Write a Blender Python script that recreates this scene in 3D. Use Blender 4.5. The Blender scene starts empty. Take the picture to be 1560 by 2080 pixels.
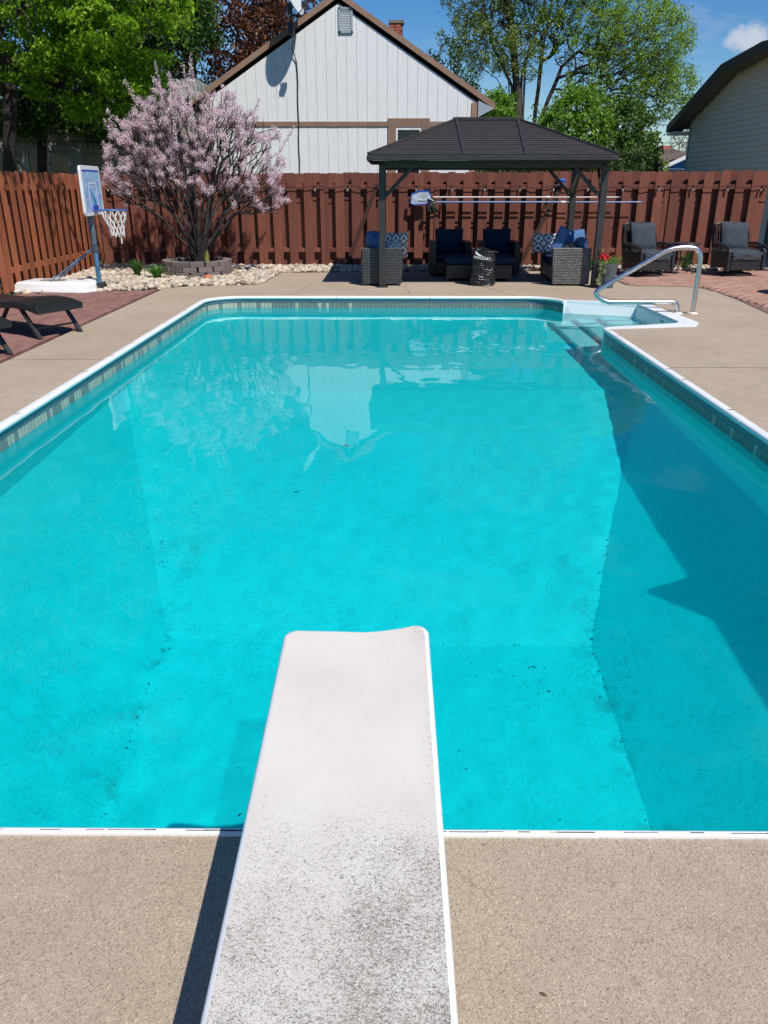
import bpy, bmesh, math, random
import numpy as np
from mathutils import Vector, Matrix
from mathutils.geometry import tessellate_polygon

random.seed(7)
rng = np.random.default_rng(11)
S = bpy.context.scene
C = S.collection
PI = math.pi

# ------------------------------------------------------------------ camera, sky, sun, exposure
cam = bpy.data.cameras.new('camera')
cam_o = bpy.data.objects.new('camera', cam)
C.objects.link(cam_o)
S.camera = cam_o
cam.sensor_fit = 'VERTICAL'
cam.sensor_height = 36.0
cam.sensor_width = 27.0
cam.lens = 1590 * 36 / 2080
cam.clip_start = 0.05
cam.clip_end = 2500
cam_o.location = (0, 0, 1.67)
cam_o.rotation_euler = (PI / 2 - math.radians(22.697), 0, math.radians(0.399))

SUN = Vector((0.42, -0.57, 1.0)).normalized()
world = bpy.data.worlds.new('World')
S.world = world
world.use_nodes = True
wn = world.node_tree
bg = wn.nodes['Background']
sky = wn.nodes.new('ShaderNodeTexSky')
sky.sky_type = 'NISHITA'
sky.sun_disc = False
sky.sun_elevation = math.asin(SUN.z)
sky.sun_rotation = math.atan2(SUN.x, SUN.y)
sky.altitude = 300
sky.air_density = 1.0
sky.dust_density = 0.1
sky.ozone_density = 3.5
bg.inputs['Strength'].default_value = 0.102
hs = wn.nodes.new('ShaderNodeHueSaturation')
hs.inputs['Saturation'].default_value = 1.42
hs.inputs['Hue'].default_value = 0.507
wn.links.new(sky.outputs[0], hs.inputs['Color'])
# clouds in the sky: thin wisps everywhere and one small cumulus low to the right
tc = wn.nodes.new('ShaderNodeTexCoord')
mp = wn.nodes.new('ShaderNodeMapping')
mp.inputs['Scale'].default_value = (1, 1, 2.6)
wn.links.new(tc.outputs['Generated'], mp.inputs['Vector'])
n1 = wn.nodes.new('ShaderNodeTexNoise')
n1.inputs['Scale'].default_value = 5.5
n1.inputs['Detail'].default_value = 7
n1.inputs['Roughness'].default_value = 0.6
wn.links.new(mp.outputs[0], n1.inputs['Vector'])
r1 = wn.nodes.new('ShaderNodeMapRange')
r1.inputs['From Min'].default_value = 0.56
r1.inputs['From Max'].default_value = 0.80
r1.inputs['To Max'].default_value = 0.50
wn.links.new(n1.outputs['Fac'], r1.inputs['Value'])


def cloud_at(d, rad, squash):
    d = Vector(d).normalized()
    sub = wn.nodes.new('ShaderNodeVectorMath'); sub.operation = 'SUBTRACT'
    wn.links.new(tc.outputs['Generated'], sub.inputs[0]); sub.inputs[1].default_value = d
    nz = wn.nodes.new('ShaderNodeTexNoise'); nz.inputs['Scale'].default_value = 42; nz.inputs['Detail'].default_value = 6
    wn.links.new(tc.outputs['Generated'], nz.inputs['Vector'])
    ns = wn.nodes.new('ShaderNodeVectorMath'); ns.operation = 'SUBTRACT'; ns.inputs[1].default_value = (.5, .5, .5)
    wn.links.new(nz.outputs['Color'], ns.inputs[0])
    nm = wn.nodes.new('ShaderNodeVectorMath'); nm.operation = 'SCALE'; nm.inputs['Scale'].default_value = rad * 1.3
    wn.links.new(ns.outputs[0], nm.inputs[0])
    ad = wn.nodes.new('ShaderNodeVectorMath'); ad.operation = 'ADD'
    wn.links.new(sub.outputs[0], ad.inputs[0]); wn.links.new(nm.outputs[0], ad.inputs[1])
    sc = wn.nodes.new('ShaderNodeVectorMath'); sc.operation = 'MULTIPLY'; sc.inputs[1].default_value = (1, 1, squash)
    wn.links.new(ad.outputs[0], sc.inputs[0])
    ln = wn.nodes.new('ShaderNodeVectorMath'); ln.operation = 'LENGTH'
    wn.links.new(sc.outputs[0], ln.inputs[0])
    mr = wn.nodes.new('ShaderNodeMapRange'); mr.interpolation_type = 'SMOOTHSTEP'
    mr.inputs['From Min'].default_value = rad * 0.35; mr.inputs['From Max'].default_value = rad
    mr.inputs['To Min'].default_value = 0.85; mr.inputs['To Max'].default_value = 0
    wn.links.new(ln.outputs['Value'], mr.inputs['Value'])
    return mr


c1 = cloud_at((0.3629, 0.9218, 0.1362), 0.030, 1.7)
mx = wn.nodes.new('ShaderNodeMath'); mx.operation = 'MAXIMUM'
wn.links.new(r1.outputs[0], mx.inputs[0]); wn.links.new(c1.outputs[0], mx.inputs[1])
mixc = wn.nodes.new('ShaderNodeMixRGB')
mixc.inputs['Color2'].default_value = (6.2, 6.5, 7.3, 1)
wn.links.new(mx.outputs[0], mixc.inputs['Fac'])
wn.links.new(hs.outputs[0], mixc.inputs['Color1'])
wn.links.new(mixc.outputs[0], bg.inputs['Color'])

sun = bpy.data.lights.new('sun', 'SUN')
sun.energy = 5.0
sun.angle = math.radians(0.53)
sun.color = (1.0, 0.955, 0.89)
sun.cycles.is_caustics_light = True
sun_o = bpy.data.objects.new('sun', sun)
C.objects.link(sun_o)
sun_o.location = (20, -20, 40)
sun_o.rotation_euler = SUN.to_track_quat('Z', 'Y').to_euler()

S.view_settings.view_transform = 'Standard'
S.view_settings.look = 'None'
S.view_settings.gamma = 1
S.view_settings.use_curve_mapping = False
S.view_settings.exposure = 0.0
S.render.engine = 'CYCLES'
S.cycles.use_denoising = True
S.cycles.max_bounces = 8
S.cycles.transparent_max_bounces = 8
S.cycles.caustics_reflective = False
S.cycles.sample_clamp_indirect = 6

# ------------------------------------------------------------------ materials
MATS = {}


class N:
    """small node helper"""
    def __init__(s, name):
        s.m = bpy.data.materials.new(name); s.m.use_nodes = True
        s.t = s.m.node_tree; s.p = s.t.nodes['Principled BSDF']
        s.tc = s.t.nodes.new('ShaderNodeTexCoord')

    def n(s, kind, **kw):
        x = s.t.nodes.new('ShaderNode' + kind)
        for k, v in kw.items():
            if hasattr(x, k) and k not in x.inputs: setattr(x, k, v)
            else: x.inputs[k.replace('_', ' ')].default_value = v
        return x

    def l(s, a, b): s.t.links.new(a, b)

    def coords(s, scale=(1, 1, 1), rnd=True, out='Object', rot=(0, 0, 0)):
        m = s.n('Mapping'); m.inputs['Scale'].default_value = scale; m.inputs['Rotation'].default_value = rot
        s.l(s.tc.outputs[out], m.inputs['Vector'])
        if rnd:
            oi = s.n('ObjectInfo'); v = s.n('VectorMath', operation='SCALE'); v.inputs['Scale'].default_value = 37.
            cb = s.n('CombineXYZ')
            for i in range(3): s.l(oi.outputs['Random'], cb.inputs[i])
            s.l(cb.outputs[0], v.inputs[0]); s.l(v.outputs[0], m.inputs['Location'])
        return m.outputs[0]

    def noise(s, vec, scale, detail=4, rough=.55, dist=0):
        x = s.n('TexNoise', Scale=scale, Detail=detail, Roughness=rough, Distortion=dist); s.l(vec, x.inputs['Vector']); return x.outputs['Fac']

    def ramp(s, fac, stops, interp='LINEAR'):
        r = s.n('ValToRGB'); e = r.color_ramp.elements; r.color_ramp.interpolation = interp
        while len(e) < len(stops): e.new(.5)
        for i, (p, c) in enumerate(stops):
            e[i].position = p; e[i].color = (*c, 1) if len(c) == 3 else c
        s.l(fac, r.inputs[0]); return r.outputs[0]

    def rangev(s, v, a, b, c=0., d=1., smooth=False):
        r = s.n('MapRange'); r.inputs[1].default_value = a; r.inputs[2].default_value = b; r.inputs[3].default_value = c; r.inputs[4].default_value = d
        if smooth: r.interpolation_type = 'SMOOTHSTEP'
        s.l(v, r.inputs[0]); return r.outputs[0]

    def mix(s, fac, a, b, mode='MIX'):
        x = s.n('MixRGB', blend_type=mode)
        for i, q in enumerate((fac, a, b)):
            if hasattr(q, 'is_linked') or hasattr(q, 'links'): s.l(q, x.inputs[i])
            elif i == 0: x.inputs[0].default_value = q
            else: x.inputs[i].default_value = (*q, 1)
        return x.outputs[0]

    def math(s, op, a, b=None):
        x = s.n('Math', operation=op)
        for i, q in enumerate((a, b)):
            if q is None: continue
            if hasattr(q, 'links'): s.l(q, x.inputs[i])
            else: x.inputs[i].default_value = q
        return x.outputs[0]

    def base(s, col):
        if hasattr(col, 'links'): s.l(col, s.p.inputs['Base Color'])
        else: s.p.inputs['Base Color'].default_value = (*col, 1)

    def rough(s, v):
        if hasattr(v, 'links'): s.l(v, s.p.inputs['Roughness'])
        else: s.p.inputs['Roughness'].default_value = v

    def bump(s, h, strength=.3, dist=.01):
        b = s.n('Bump', Strength=strength, Distance=dist); s.l(h, b.inputs['Height']); s.l(b.outputs[0], s.p.inputs['Normal'])


def simple(name, col, rough=.6, var=.18, scale=6, bump=.1, bdist=.004, metal=0, spec=.5, stretch=(1, 1, 1), rnd=True):
    a = N(name)
    v = a.coords(stretch, rnd)
    n = a.noise(v, scale, 5)
    lo = tuple(c * (1 - var) for c in col); hi = tuple(min(1, c * (1 + var)) for c in col)
    a.base(a.ramp(n, [(.3, lo), (.7, hi)]))
    a.rough(a.rangev(n, .2, .8, max(.03, rough - .08), min(1, rough + .08)))
    a.p.inputs['Metallic'].default_value = metal
    a.p.inputs['Specular IOR Level'].default_value = spec
    if bump: a.bump(a.noise(v, scale * 6, 4), bump, bdist)
    MATS[name] = a.m
    return a.m


def wood(name, col, var=.35, rough=.75, paint=False):
    a = N(name)
    v = a.coords((14, 14, 1.1)); g = a.noise(v, 3.2, 6, .6, .6)
    v2 = a.coords((2, 2, .5)); g2 = a.noise(v2, 2.2, 4)
    c = a.ramp(g, [(.25, tuple(q * (1 - var) for q in col)), (.55, col), (.8, tuple(q * (1 + var * .8) for q in col))])
    c = a.mix(a.rangev(g2, .35, .7, 0, .45), c, tuple(q * .62 for q in col))
    oi = a.n('ObjectInfo')
    c = a.mix(1., c, a.ramp(oi.outputs['Random'], [(0, (.74, .74, .76)), (1, (1.14, 1.12, 1.08))]), 'MULTIPLY')
    a.base(c); a.rough(rough); a.p.inputs['Specular IOR Level'].default_value = .3
    a.bump(g, .35, .004)
    MATS[name] = a.m
    return a.m


M_fence = wood('fence_stain', (.212, .074, .050))
M_fence_left = wood('fence_stain_orange', (.38, .125, .058))
M_browntrim = wood('brown_trim_paint', (.36, .225, .16), .2)
M_greywood = wood('grey_siding', (.33, .34, .30), .12)
M_white = simple('white_plastic', (.80, .80, .79), .35, .04, 4, .05, .001)
M_offwhite = simple('weathered_white_plastic', (.74, .735, .70), .45, .12, 7, .05, .001)
M_blackmetal = simple('black_powder_metal', (.028, .029, .030), .45, .25, 8, .05, .001)
M_gazmetal = simple('charcoal_gazebo_metal', (.030, .029, .026), .5, .2, 8, .05, .001)
M_gazroof = simple('charcoal_roof_steel', (.075, .064, .064), .42, .15, 5, .25, .002, stretch=(.4, 6, 6))
M_steel = simple('stainless_steel', (.62, .61, .60), .30, .05, 10, .02, .0005, metal=1)
M_polesteel = simple('worn_dark_pole', (.075, .11, .14), .5, .6, 5, .1, .001)
M_poleblue = simple('faded_blue_pole', (.05, .16, .28), .5, .5, 5, .1, .001)
M_bluemetal = simple('blue_rim_paint', (.03, .12, .34), .4, .3, 8, .05, .001)
M_net = simple('white_cord', (.75, .74, .70), .8, .12, 30, .2, .001)
M_navy = simple('navy_cushion_fabric', (.012, .028, .062), .9, .2, 12, .5, .003, spec=.2)
M_slate = simple('grey_cushion_fabric', (.050, .060, .073), .9, .2, 10, .6, .004, spec=.2)
M_towel = simple('blue_towel_cloth', (.075, .15, .30), .95, .25, 18, .8, .006, spec=.1)
M_darkglass = simple('dark_window_glass', (.012, .014, .016), .06, .2, 2, 0)
M_blue_paint = simple('blue_house_paint', (.02, .16, .42), .6, .1)
M_shingle = simple('brown_shingles', (.16, .115, .09), .9, .35, 9, .6, .01)
M_soil = simple('ground_soil', (.075, .085, .04), .95, .4, .8, .5, .02, rnd=False)
M_cable = simple('black_cable', (.012, .012, .013), .5, .1)
M_bulb = simple('bulb_glass', (.32, .33, .33), .12, .1, bump=0)
M_poleal = simple('white_pole_enamel', (.78, .70, .74), .3, .04, bump=0)
M_polebl = simple('blue_pole_enamel', (.20, .36, .66), .3, .08, bump=0)
M_red = simple('red_petals', (.62, .015, .035), .6, .3, 20, 0)
M_potgrey = simple('ribbed_grey_pot', (.085, .10, .11), .55, .2, 8, .2, .003)
M_tan = simple('tan_rocks_base', (.20, .16, .115), .9, .4, 20, .8, .01, rnd=False)
M_rust = simple('orange_rock', (.50, .13, .06), .9, .2, 20, .5, .01)
M_brush = simple('blue_brush_plastic', (.015, .10, .50), .5, .1, bump=0)
M_dish = simple('grey_dish_enamel', (.50, .53, .52), .45, .06)
M_dimtrim = simple('dull_grey_trim', (.30, .33, .33), .6, .2)
M_flash = simple('grey_metal_vent', (.33, .38, .42), .5, .08)
M_leafdead = simple('dead_leaf_brown', (.13, .055, .03), .8, .3, 30, .3)
M_patio_line = simple('joint_filler', (.10, .08, .065), .9, .3, 30, .2)
M_concgrey = simple('far_concrete_tower', (.50, .47, .45), .9, .1)
M_brickfar = simple('far_red_brick', (.42, .13, .08), .9, .2)
M_softdark = simple('dark_soffit', (.20, .17, .15), .8, .15)
M_tanroof = simple('tan_fascia_roof', (.22, .13, .10), .85, .3, 10, .4, .01)


def m_concrete():
    a = N('pool_deck_concrete')
    v = a.coords(rnd=False)
    big = a.noise(v, .55, 5, .6); mid = a.noise(v, 7, 5, .6)
    c = a.ramp(big, [(.3, (.385, .306, .228)), (.7, (.470, .380, .290))])
    c = a.mix(a.rangev(mid, .35, .75, 0, .5), c, (.33, .262, .192))
    # exposed sand and small stones
    vo = a.n('TexVoronoi', Scale=240.); a.l(v, vo.inputs['Vector'])
    sp = a.ramp(vo.outputs['Color'], [(.0, (.25, .23, .20)), (.18, (.55, .52, .48)), (.4, (.95, .95, .95)), (.8, (1.12, 1.12, 1.10)), (.95, (1.8, 1.7, 1.5))])
    c = a.mix(.58, c, sp, 'MULTIPLY')
    vo2 = a.n('TexVoronoi', Scale=75.); a.l(v, vo2.inputs['Vector'])
    dk = a.math('MULTIPLY', a.rangev(vo2.outputs['Distance'], .06, .20, 1, 0), a.rangev(a.noise(v, 26, 2), .49, .56, 0, 1))
    c = a.mix(a.math('MULTIPLY', dk, .85), c, (.085, .06, .045))
    st = a.noise(v, 1.6, 6, .7, .6)
    c = a.mix(a.rangev(st, .54, .72, 0, .30), c, (.27, .21, .155))
    wv = a.n('VectorMath', operation='ADD'); nz = a.n('TexNoise', Scale=2.2, Detail=4); a.l(v, nz.inputs['Vector']); sc_ = a.n('VectorMath', operation='SCALE'); sc_.inputs['Scale'].default_value = .35
    a.l(nz.outputs['Color'], sc_.inputs[0]); a.l(v, wv.inputs[0]); a.l(sc_.outputs[0], wv.inputs[1])
    vc = a.n('TexVoronoi', Scale=.42, feature='DISTANCE_TO_EDGE'); a.l(wv.outputs[0], vc.inputs['Vector'])
    crk = a.math('MULTIPLY', a.rangev(vc.outputs['Distance'], 0, .0012, 1, 0), a.rangev(big, .5, .56, 0, .55))
    c = a.mix(crk, c, (.12, .09, .07))
    a.base(c); a.rough(.9); a.p.inputs['Specular IOR Level'].default_value = .25
    a.bump(a.math('ADD', vo.outputs['Distance'], a.math('MULTIPLY', mid, .6)), .55, .003)
    return a.m


def m_board():
    a = N('sanded_board_top')
    v = a.coords(rnd=False)
    n = a.noise(v, 3, 4)
    c = a.ramp(n, [(.3, (.60, .55, .485)), (.7, (.67, .63, .575))])
    # grit specks of dirt: dense towards the foot of the board and along the right edge
    sep = a.n('SeparateXYZ'); a.l(v, sep.inputs[0])
    vs = a.coords((1.0, 1.5, 1), False)
    fine = a.noise(vs, 170, 3, .75, 1.6); fine2 = a.noise(vs, 80, 4, .7, 2.0)
    blot = a.noise(v, 7, 5, .6)
    ygrad = a.rangev(sep.outputs['Y'], 1.52, 1.22, 0, 1, True)
    ygrad2 = a.rangev(sep.outputs['Y'], 1.25, .85, 0, .35)
    xgrad = a.rangev(sep.outputs['X'], -.25, .12, .02, .34)
    tip = a.math('MULTIPLY', a.rangev(sep.outputs['Y'], 1.90, 2.03, 0, 1), a.rangev(sep.outputs['X'], -.06, .1, 0, .85))
    edge = a.math('MULTIPLY', a.rangev(sep.outputs['X'], .06, .115, 0, .8), a.rangev(sep.outputs['Y'], 1.95, 1.7, 0, 1))
    d = a.math('MULTIPLY', ygrad, a.math('ADD', .78, xgrad))
    d = a.math('ADD', a.math('MAXIMUM', a.math('MAXIMUM', d, tip), edge), ygrad2)
    d = a.math('MULTIPLY', d, a.rangev(blot, .3, .68, .72, 1.2))
    th = a.rangev(d, 0, 1.3, .70, .510)
    m1 = a.math('GREATER_THAN', fine, th)
    m1 = a.math('MAXIMUM', m1, a.math('MULTIPLY', a.math('GREATER_THAN', fine2, a.math('ADD', th, .055)), .8))
    dirt = a.ramp(a.noise(v, 30, 2), [(.45, (.095, .085, .068)), (.75, (.17, .125, .085))])
    c = a.mix(a.math('MULTIPLY', m1, .93), c, dirt)
    c = a.mix(a.rangev(d, 0, 1.4, 0, .22), c, (.42, .40, .34))
    a.base(c); a.rough(.85); a.p.inputs['Specular IOR Level'].default_value = .3
    a.bump(a.noise(v, 420, 2), .5, .0015)
    return a.m


def m_liner():
    a = N('turquoise_vinyl_liner')
    v = a.coords(rnd=False)
    n = a.noise(v, .8, 4, .5)
    c = a.ramp(n, [(.3, (.006, .775, .780)), (.7, (.012, .865, .865))])
    sep = a.n('SeparateXYZ'); a.l(v, sep.inputs[0])
    c = a.mix(a.rangev(sep.outputs['Z'], -1.7, -1.05, 0, .65), c, (.075, .80, .80))           # paler shallows: less light absorbed by thin water, put into the colour
    # grime: soft algae films, fine mottling and dark crumbs settled on the floor
    g1 = a.noise(v, 1.3, 6, .65, .8); g2 = a.noise(v, 26, 6, .75, 1.4); g3 = a.noise(v, 5, 6, .7, 1.5)
    deep = a.rangev(sep.outputs['Z'], -1.0, -1.5, .10, 1)
    film = a.math('MULTIPLY', a.math('MULTIPLY', a.rangev(g1, .40, .70, .35, 1), a.rangev(g2, .45, .62, 0, 1)), deep)
    c = a.mix(a.math('MULTIPLY', film, .60), c, (.01, .36, .38))
    sm = a.math('MULTIPLY', a.rangev(g3, .60, .78, 0, 1), deep)
    c = a.mix(a.math('MULTIPLY', sm, .32), c, (.02, .34, .30))
    # algae gathered in soft smudges along the hopper creases
    ex = a.math('ABSOLUTE', a.math('SUBTRACT', a.math('ABSOLUTE', a.math('ADD', sep.outputs['X'], .075)), 1.485))
    crease = a.math('MULTIPLY', a.rangev(ex, .0, .20, 1, 0), a.rangev(sep.outputs['Z'], -1.9, -2.2, 0, 1))
    crease = a.math('MULTIPLY', crease, a.rangev(a.noise(v, 4.5, 5, .7), .50, .66, 0, 1))
    c = a.mix(a.math('MULTIPLY', crease, .7), c, (.02, .30, .26))
    fl = a.noise(v, 48, 3, .6, 1.0)
    cr_ = a.math('MULTIPLY', a.math('GREATER_THAN', fl, .69), a.rangev(g1, .45, .6, 0, 1))
    c = a.mix(a.math('MULTIPLY', cr_, .5), c, (.02, .22, .20))
    a.base(c); a.rough(.6); a.p.inputs['Specular IOR Level'].default_value = .2
    return a.m


def m_tiles():
    a = N('printed_tile_border')
    uv = a.n('Mapping'); a.l(a.tc.outputs['UV'], uv.inputs['Vector'])
    sep = a.n('SeparateXYZ'); a.l(uv.outputs[0], sep.inputs[0])
    def bricks(w, h, off):
        b = a.n('TexBrick', Scale=1.); b.offset = off
        b.inputs['Color1'].default_value = (0, 0, 0, 1); b.inputs['Color2'].default_value = (1, 1, 1, 1); b.inputs['Mortar'].default_value = (0, 0, 0, 1)
        b.inputs['Mortar Size'].default_value = .0035; b.inputs['Brick Width'].default_value = w; b.inputs['Row Height'].default_value = h
        b.inputs['Mortar Smooth'].default_value = .1; b.inputs['Bias'].default_value = 0
        a.l(uv.outputs[0], b.inputs['Vector']); return b
    b1 = bricks(.062, .10, .5); b2 = bricks(.062, .05, .5)
    marb = a.noise(uv.outputs[0], 48, 6, .75, 2.5); seg = a.noise(a.coords(rnd=False), .35, 1)
    segf = a.rangev(seg, .42, .55, 0, 1)
    cream = a.mix(b1.outputs['Color'], (.46, .48, .38), (.60, .60, .48))
    dark = a.ramp(marb, [(.36, (.025, .045, .055)), (.5, (.13, .17, .16)), (.64, (.38, .40, .34))])
    wp = a.n('SeparateXYZ'); a.l(a.tc.outputs['Object'], wp.inputs[0])
    creamy = a.rangev(wp.outputs['X'], -2.2, -1.8, .62, .10)
    sel = a.rangev(a.math('SUBTRACT', b1.outputs['Color'], creamy), -.02, .04, .18, 1)
    low = a.mix(a.math('MULTIPLY', sel, .95), cream, dark)
    low = a.mix(a.rangev(marb, .35, .5, .35, 0), low, (.12, .15, .15))
    top = a.ramp(marb, [(.35, (.035, .07, .11)), (.55, (.12, .19, .24)), (.72, (.30, .34, .33))])
    c = a.mix(a.math('GREATER_THAN', sep.outputs['Y'], .1), low, top)
    c = a.mix(b1.outputs['Fac'], c, (.04, .055, .06))
    tf = a.math('MULTIPLY', b2.outputs['Fac'], a.math('GREATER_THAN', sep.outputs['Y'], .1))
    c = a.mix(tf, c, (.03, .05, .07))
    a.base(c); a.rough(.35)
    return a.m


def m_water():
    m = bpy.data.materials.new('pool_water'); m.use_nodes = True
    t = m.node_tree; t.nodes.clear()
    out = t.nodes.new('ShaderNodeOutputMaterial'); mix = t.nodes.new('ShaderNodeMixShader')
    fr = t.nodes.new('ShaderNodeFresnel'); fr.inputs['IOR'].default_value = 1.333
    rf = t.nodes.new('ShaderNodeBsdfRefraction'); rf.inputs['IOR'].default_value = 1.333; rf.inputs['Roughness'].default_value = 0
    rf.inputs['Color'].default_value = (.55, .985, 1.0, 1)
    gl = t.nodes.new('ShaderNodeBsdfGlossy'); gl.inputs['Roughness'].default_value = 0
    tc_ = t.nodes.new('ShaderNodeTexCoord'); mp_ = t.nodes.new('ShaderNodeMapping'); mp_.inputs['Scale'].default_value = (1, .55, 1)
    t.links.new(tc_.outputs['Object'], mp_.inputs['Vector'])
    na = t.nodes.new('ShaderNodeTexNoise'); na.inputs['Scale'].default_value = 2.3; na.inputs['Detail'].default_value = 2
    nb = t.nodes.new('ShaderNodeTexNoise'); nb.inputs['Scale'].default_value = 11; nb.inputs['Detail'].default_value = 3; nb.inputs['Distortion'].default_value = .6
    nc = t.nodes.new('ShaderNodeTexNoise'); nc.inputs['Scale'].default_value = .7
    for q in (na, nb, nc): t.links.new(mp_.outputs[0], q.inputs['Vector'])
    rr = t.nodes.new('ShaderNodeMapRange'); rr.inputs[1].default_value = .46; rr.inputs[2].default_value = .68; rr.inputs[3].default_value = .12; rr.inputs[4].default_value = 1
    t.links.new(nc.outputs['Fac'], rr.inputs[0])
    mu = t.nodes.new('ShaderNodeMath'); mu.operation = 'MULTIPLY'; t.links.new(nb.outputs['Fac'], mu.inputs[0]); t.links.new(rr.outputs[0], mu.inputs[1])
    m2 = t.nodes.new('ShaderNodeMath'); m2.operation = 'MULTIPLY'; m2.inputs[1].default_value = .16; t.links.new(mu.outputs[0], m2.inputs[0])
    ad = t.nodes.new('ShaderNodeMath'); ad.operation = 'ADD'
    t.links.new(na.outputs['Fac'], ad.inputs[0]); t.links.new(m2.outputs[0], ad.inputs[1])
    bp = t.nodes.new('ShaderNodeBump'); bp.inputs['Strength'].default_value = 1.0; bp.inputs['Distance'].default_value = .0042
    t.links.new(ad.outputs[0], bp.inputs['Height'])
    for q in (fr, rf, gl): t.links.new(bp.outputs[0], q.inputs['Normal'])
    df = t.nodes.new('ShaderNodeBsdfDiffuse'); df.inputs['Color'].default_value = (.0, .78, .92, 1)
    turb = t.nodes.new('ShaderNodeMixShader'); turb.inputs[0].default_value = .09      # light scattered back by slightly cloudy water
    t.links.new(rf.outputs[0], turb.inputs[1]); t.links.new(df.outputs[0], turb.inputs[2])
    t.links.new(fr.outputs[0], mix.inputs[0]); t.links.new(turb.outputs[0], mix.inputs[1]); t.links.new(gl.outputs[0], mix.inputs[2])
    t.links.new(mix.outputs[0], out.inputs['Surface'])
    return m


def m_wicker(name, dark, light, sc=1.0, plane='XZ'):
    a = N(name)
    v = a.coords((1, 1, 1), False)
    sep = a.n('SeparateXYZ'); a.l(v, sep.inputs[0])
    # strands wrap every face: run along the sum of both horizontal axes, rows in z
    hsum = a.math('ADD', sep.outputs['X'], sep.outputs['Y'])
    cb = a.n('CombineXYZ'); a.l(hsum, cb.inputs[0]); a.l(a.math('ADD', sep.outputs['Z'], a.math('MULTIPLY', sep.outputs['Y'], .31)) if plane == 'XY' else sep.outputs['Z'], cb.inputs[1])
    b = a.n('TexBrick', Scale=1.); b.offset = .5
    b.inputs['Color1'].default_value = (*light, 1); b.inputs['Color2'].default_value = (*[q * .6 for q in light], 1); b.inputs['Mortar'].default_value = (*dark, 1)
    b.inputs['Mortar Size'].default_value = .0045 * sc; b.inputs['Mortar Smooth'].default_value = .4
    b.inputs['Brick Width'].default_value = .030 * sc; b.inputs['Row Height'].default_value = .015 * sc
    a.l(cb.outputs[0], b.inputs['Vector'])
    a.base(b.outputs['Color']); a.rough(.38)
    a.bump(a.math('SUBTRACT', 1., b.outputs['Fac']), .9, .004)
    return a.m


def m_leaf(name, cols, trans=.35, rough=.5):
    a = N(name)
    g = a.n('NewGeometry')
    c = a.ramp(g.outputs['Random Per Island'], [(i / (len(cols) - 1) if len(cols) > 1 else 0, q) for i, q in enumerate(cols)])
    a.base(c); a.rough(rough); a.p.inputs['Specular IOR Level'].default_value = .3
    tr = a.n('BsdfTranslucent'); a.l(c, tr.inputs['Color'])
    mx_ = a.n('MixShader'); mx_.inputs[0].default_value = trans
    a.l(a.p.outputs[0], mx_.inputs[1]); a.l(tr.outputs[0], mx_.inputs[2])
    a.l(mx_.outputs[0], a.t.nodes['Material Output'].inputs['Surface'])
    return a.m


def m_brick(name, cols):
    a = N(name)
    oi = a.n('ObjectInfo'); g = a.n('NewGeometry')
    r = a.math('FRACT', a.math('ADD', oi.outputs['Random'], g.outputs['Random Per Island']))
    c = a.ramp(r, [(i / (len(cols) - 1), q) for i, q in enumerate(cols)])
    v = a.coords(rnd=False)
    c = a.mix(a.rangev(a.noise(v, 14, 5, .7), .35, .7, 0, .4), c, tuple(q * .6 for q in cols[0]))
    c = a.mix(a.rangev(a.noise(v, 60, 3), .62, .75, 0, .6), c, (.5, .42, .36))
    a.base(c); a.rough(.9); a.p.inputs['Specular IOR Level'].default_value = .2
    a.bump(a.noise(v, 90, 4), .5, .003)
    return a.m


def m_siding():
    a = N('peeling_white_siding')
    v = a.coords((9, 9, .8)); g = a.noise(v, 3, 6, .65, .8)
    v2 = a.coords((3, 3, 2)); p = a.noise(v2, 5, 6, .7, 1.)
    c = a.ramp(g, [(.3, (.73, .73, .72)), (.7, (.81, .81, .80))])
    c = a.mix(a.rangev(p, .61, .70, 0, .5), c, (.50, .48, .46))
    a.base(c); a.rough(.7)
    h = a.math('ADD', g, a.math('MULTIPLY', p, .8)); a.bump(h, .6, .012)
    return a.m


def m_print():
    a = N('backboard_print')
    v = a.tc.outputs['UV']
    n = a.noise(v, 3.2, 4, .6, 1.5); f = a.noise(v, 45, 3, .7)
    c = a.ramp(n, [(.30, (.10, .19, .45)), (.44, (.27, .41, .68)), (.54, (.48, .60, .80)), (.60, (.10, .52, .62)), (.68, (.36, .50, .75))])
    c = a.mix(a.rangev(f, .45, .65, 0, .35), c, (.55, .63, .74))
    sep = a.n('SeparateXYZ'); a.l(v, sep.inputs[0])
    c = a.mix(a.math('GREATER_THAN', sep.outputs['Y'], .955), c, (.04, .07, .42))
    a.base(c); a.rough(.45)
    return a.m


def m_pattern():
    a = N('diamond_pillow_print')
    v = a.tc.outputs['UV']
    sep = a.n('SeparateXYZ'); a.l(v, sep.inputs[0])
    def tri(s_, k):
        return a.math('ABSOLUTE', a.math('SUBTRACT', a.math('FRACT', a.math('MULTIPLY', s_, k)), .5))
    d = a.math('ADD', tri(sep.outputs['X'], 3.), tri(sep.outputs['Y'], 2.))
    k = a.math('FRACT', a.math('MULTIPLY', d, 2.0))
    c = a.mix(a.math('LESS_THAN', k, .34), (.78, .75, .68), (.04, .06, .10))
    a.base(c); a.rough(.9)
    return a.m


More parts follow.
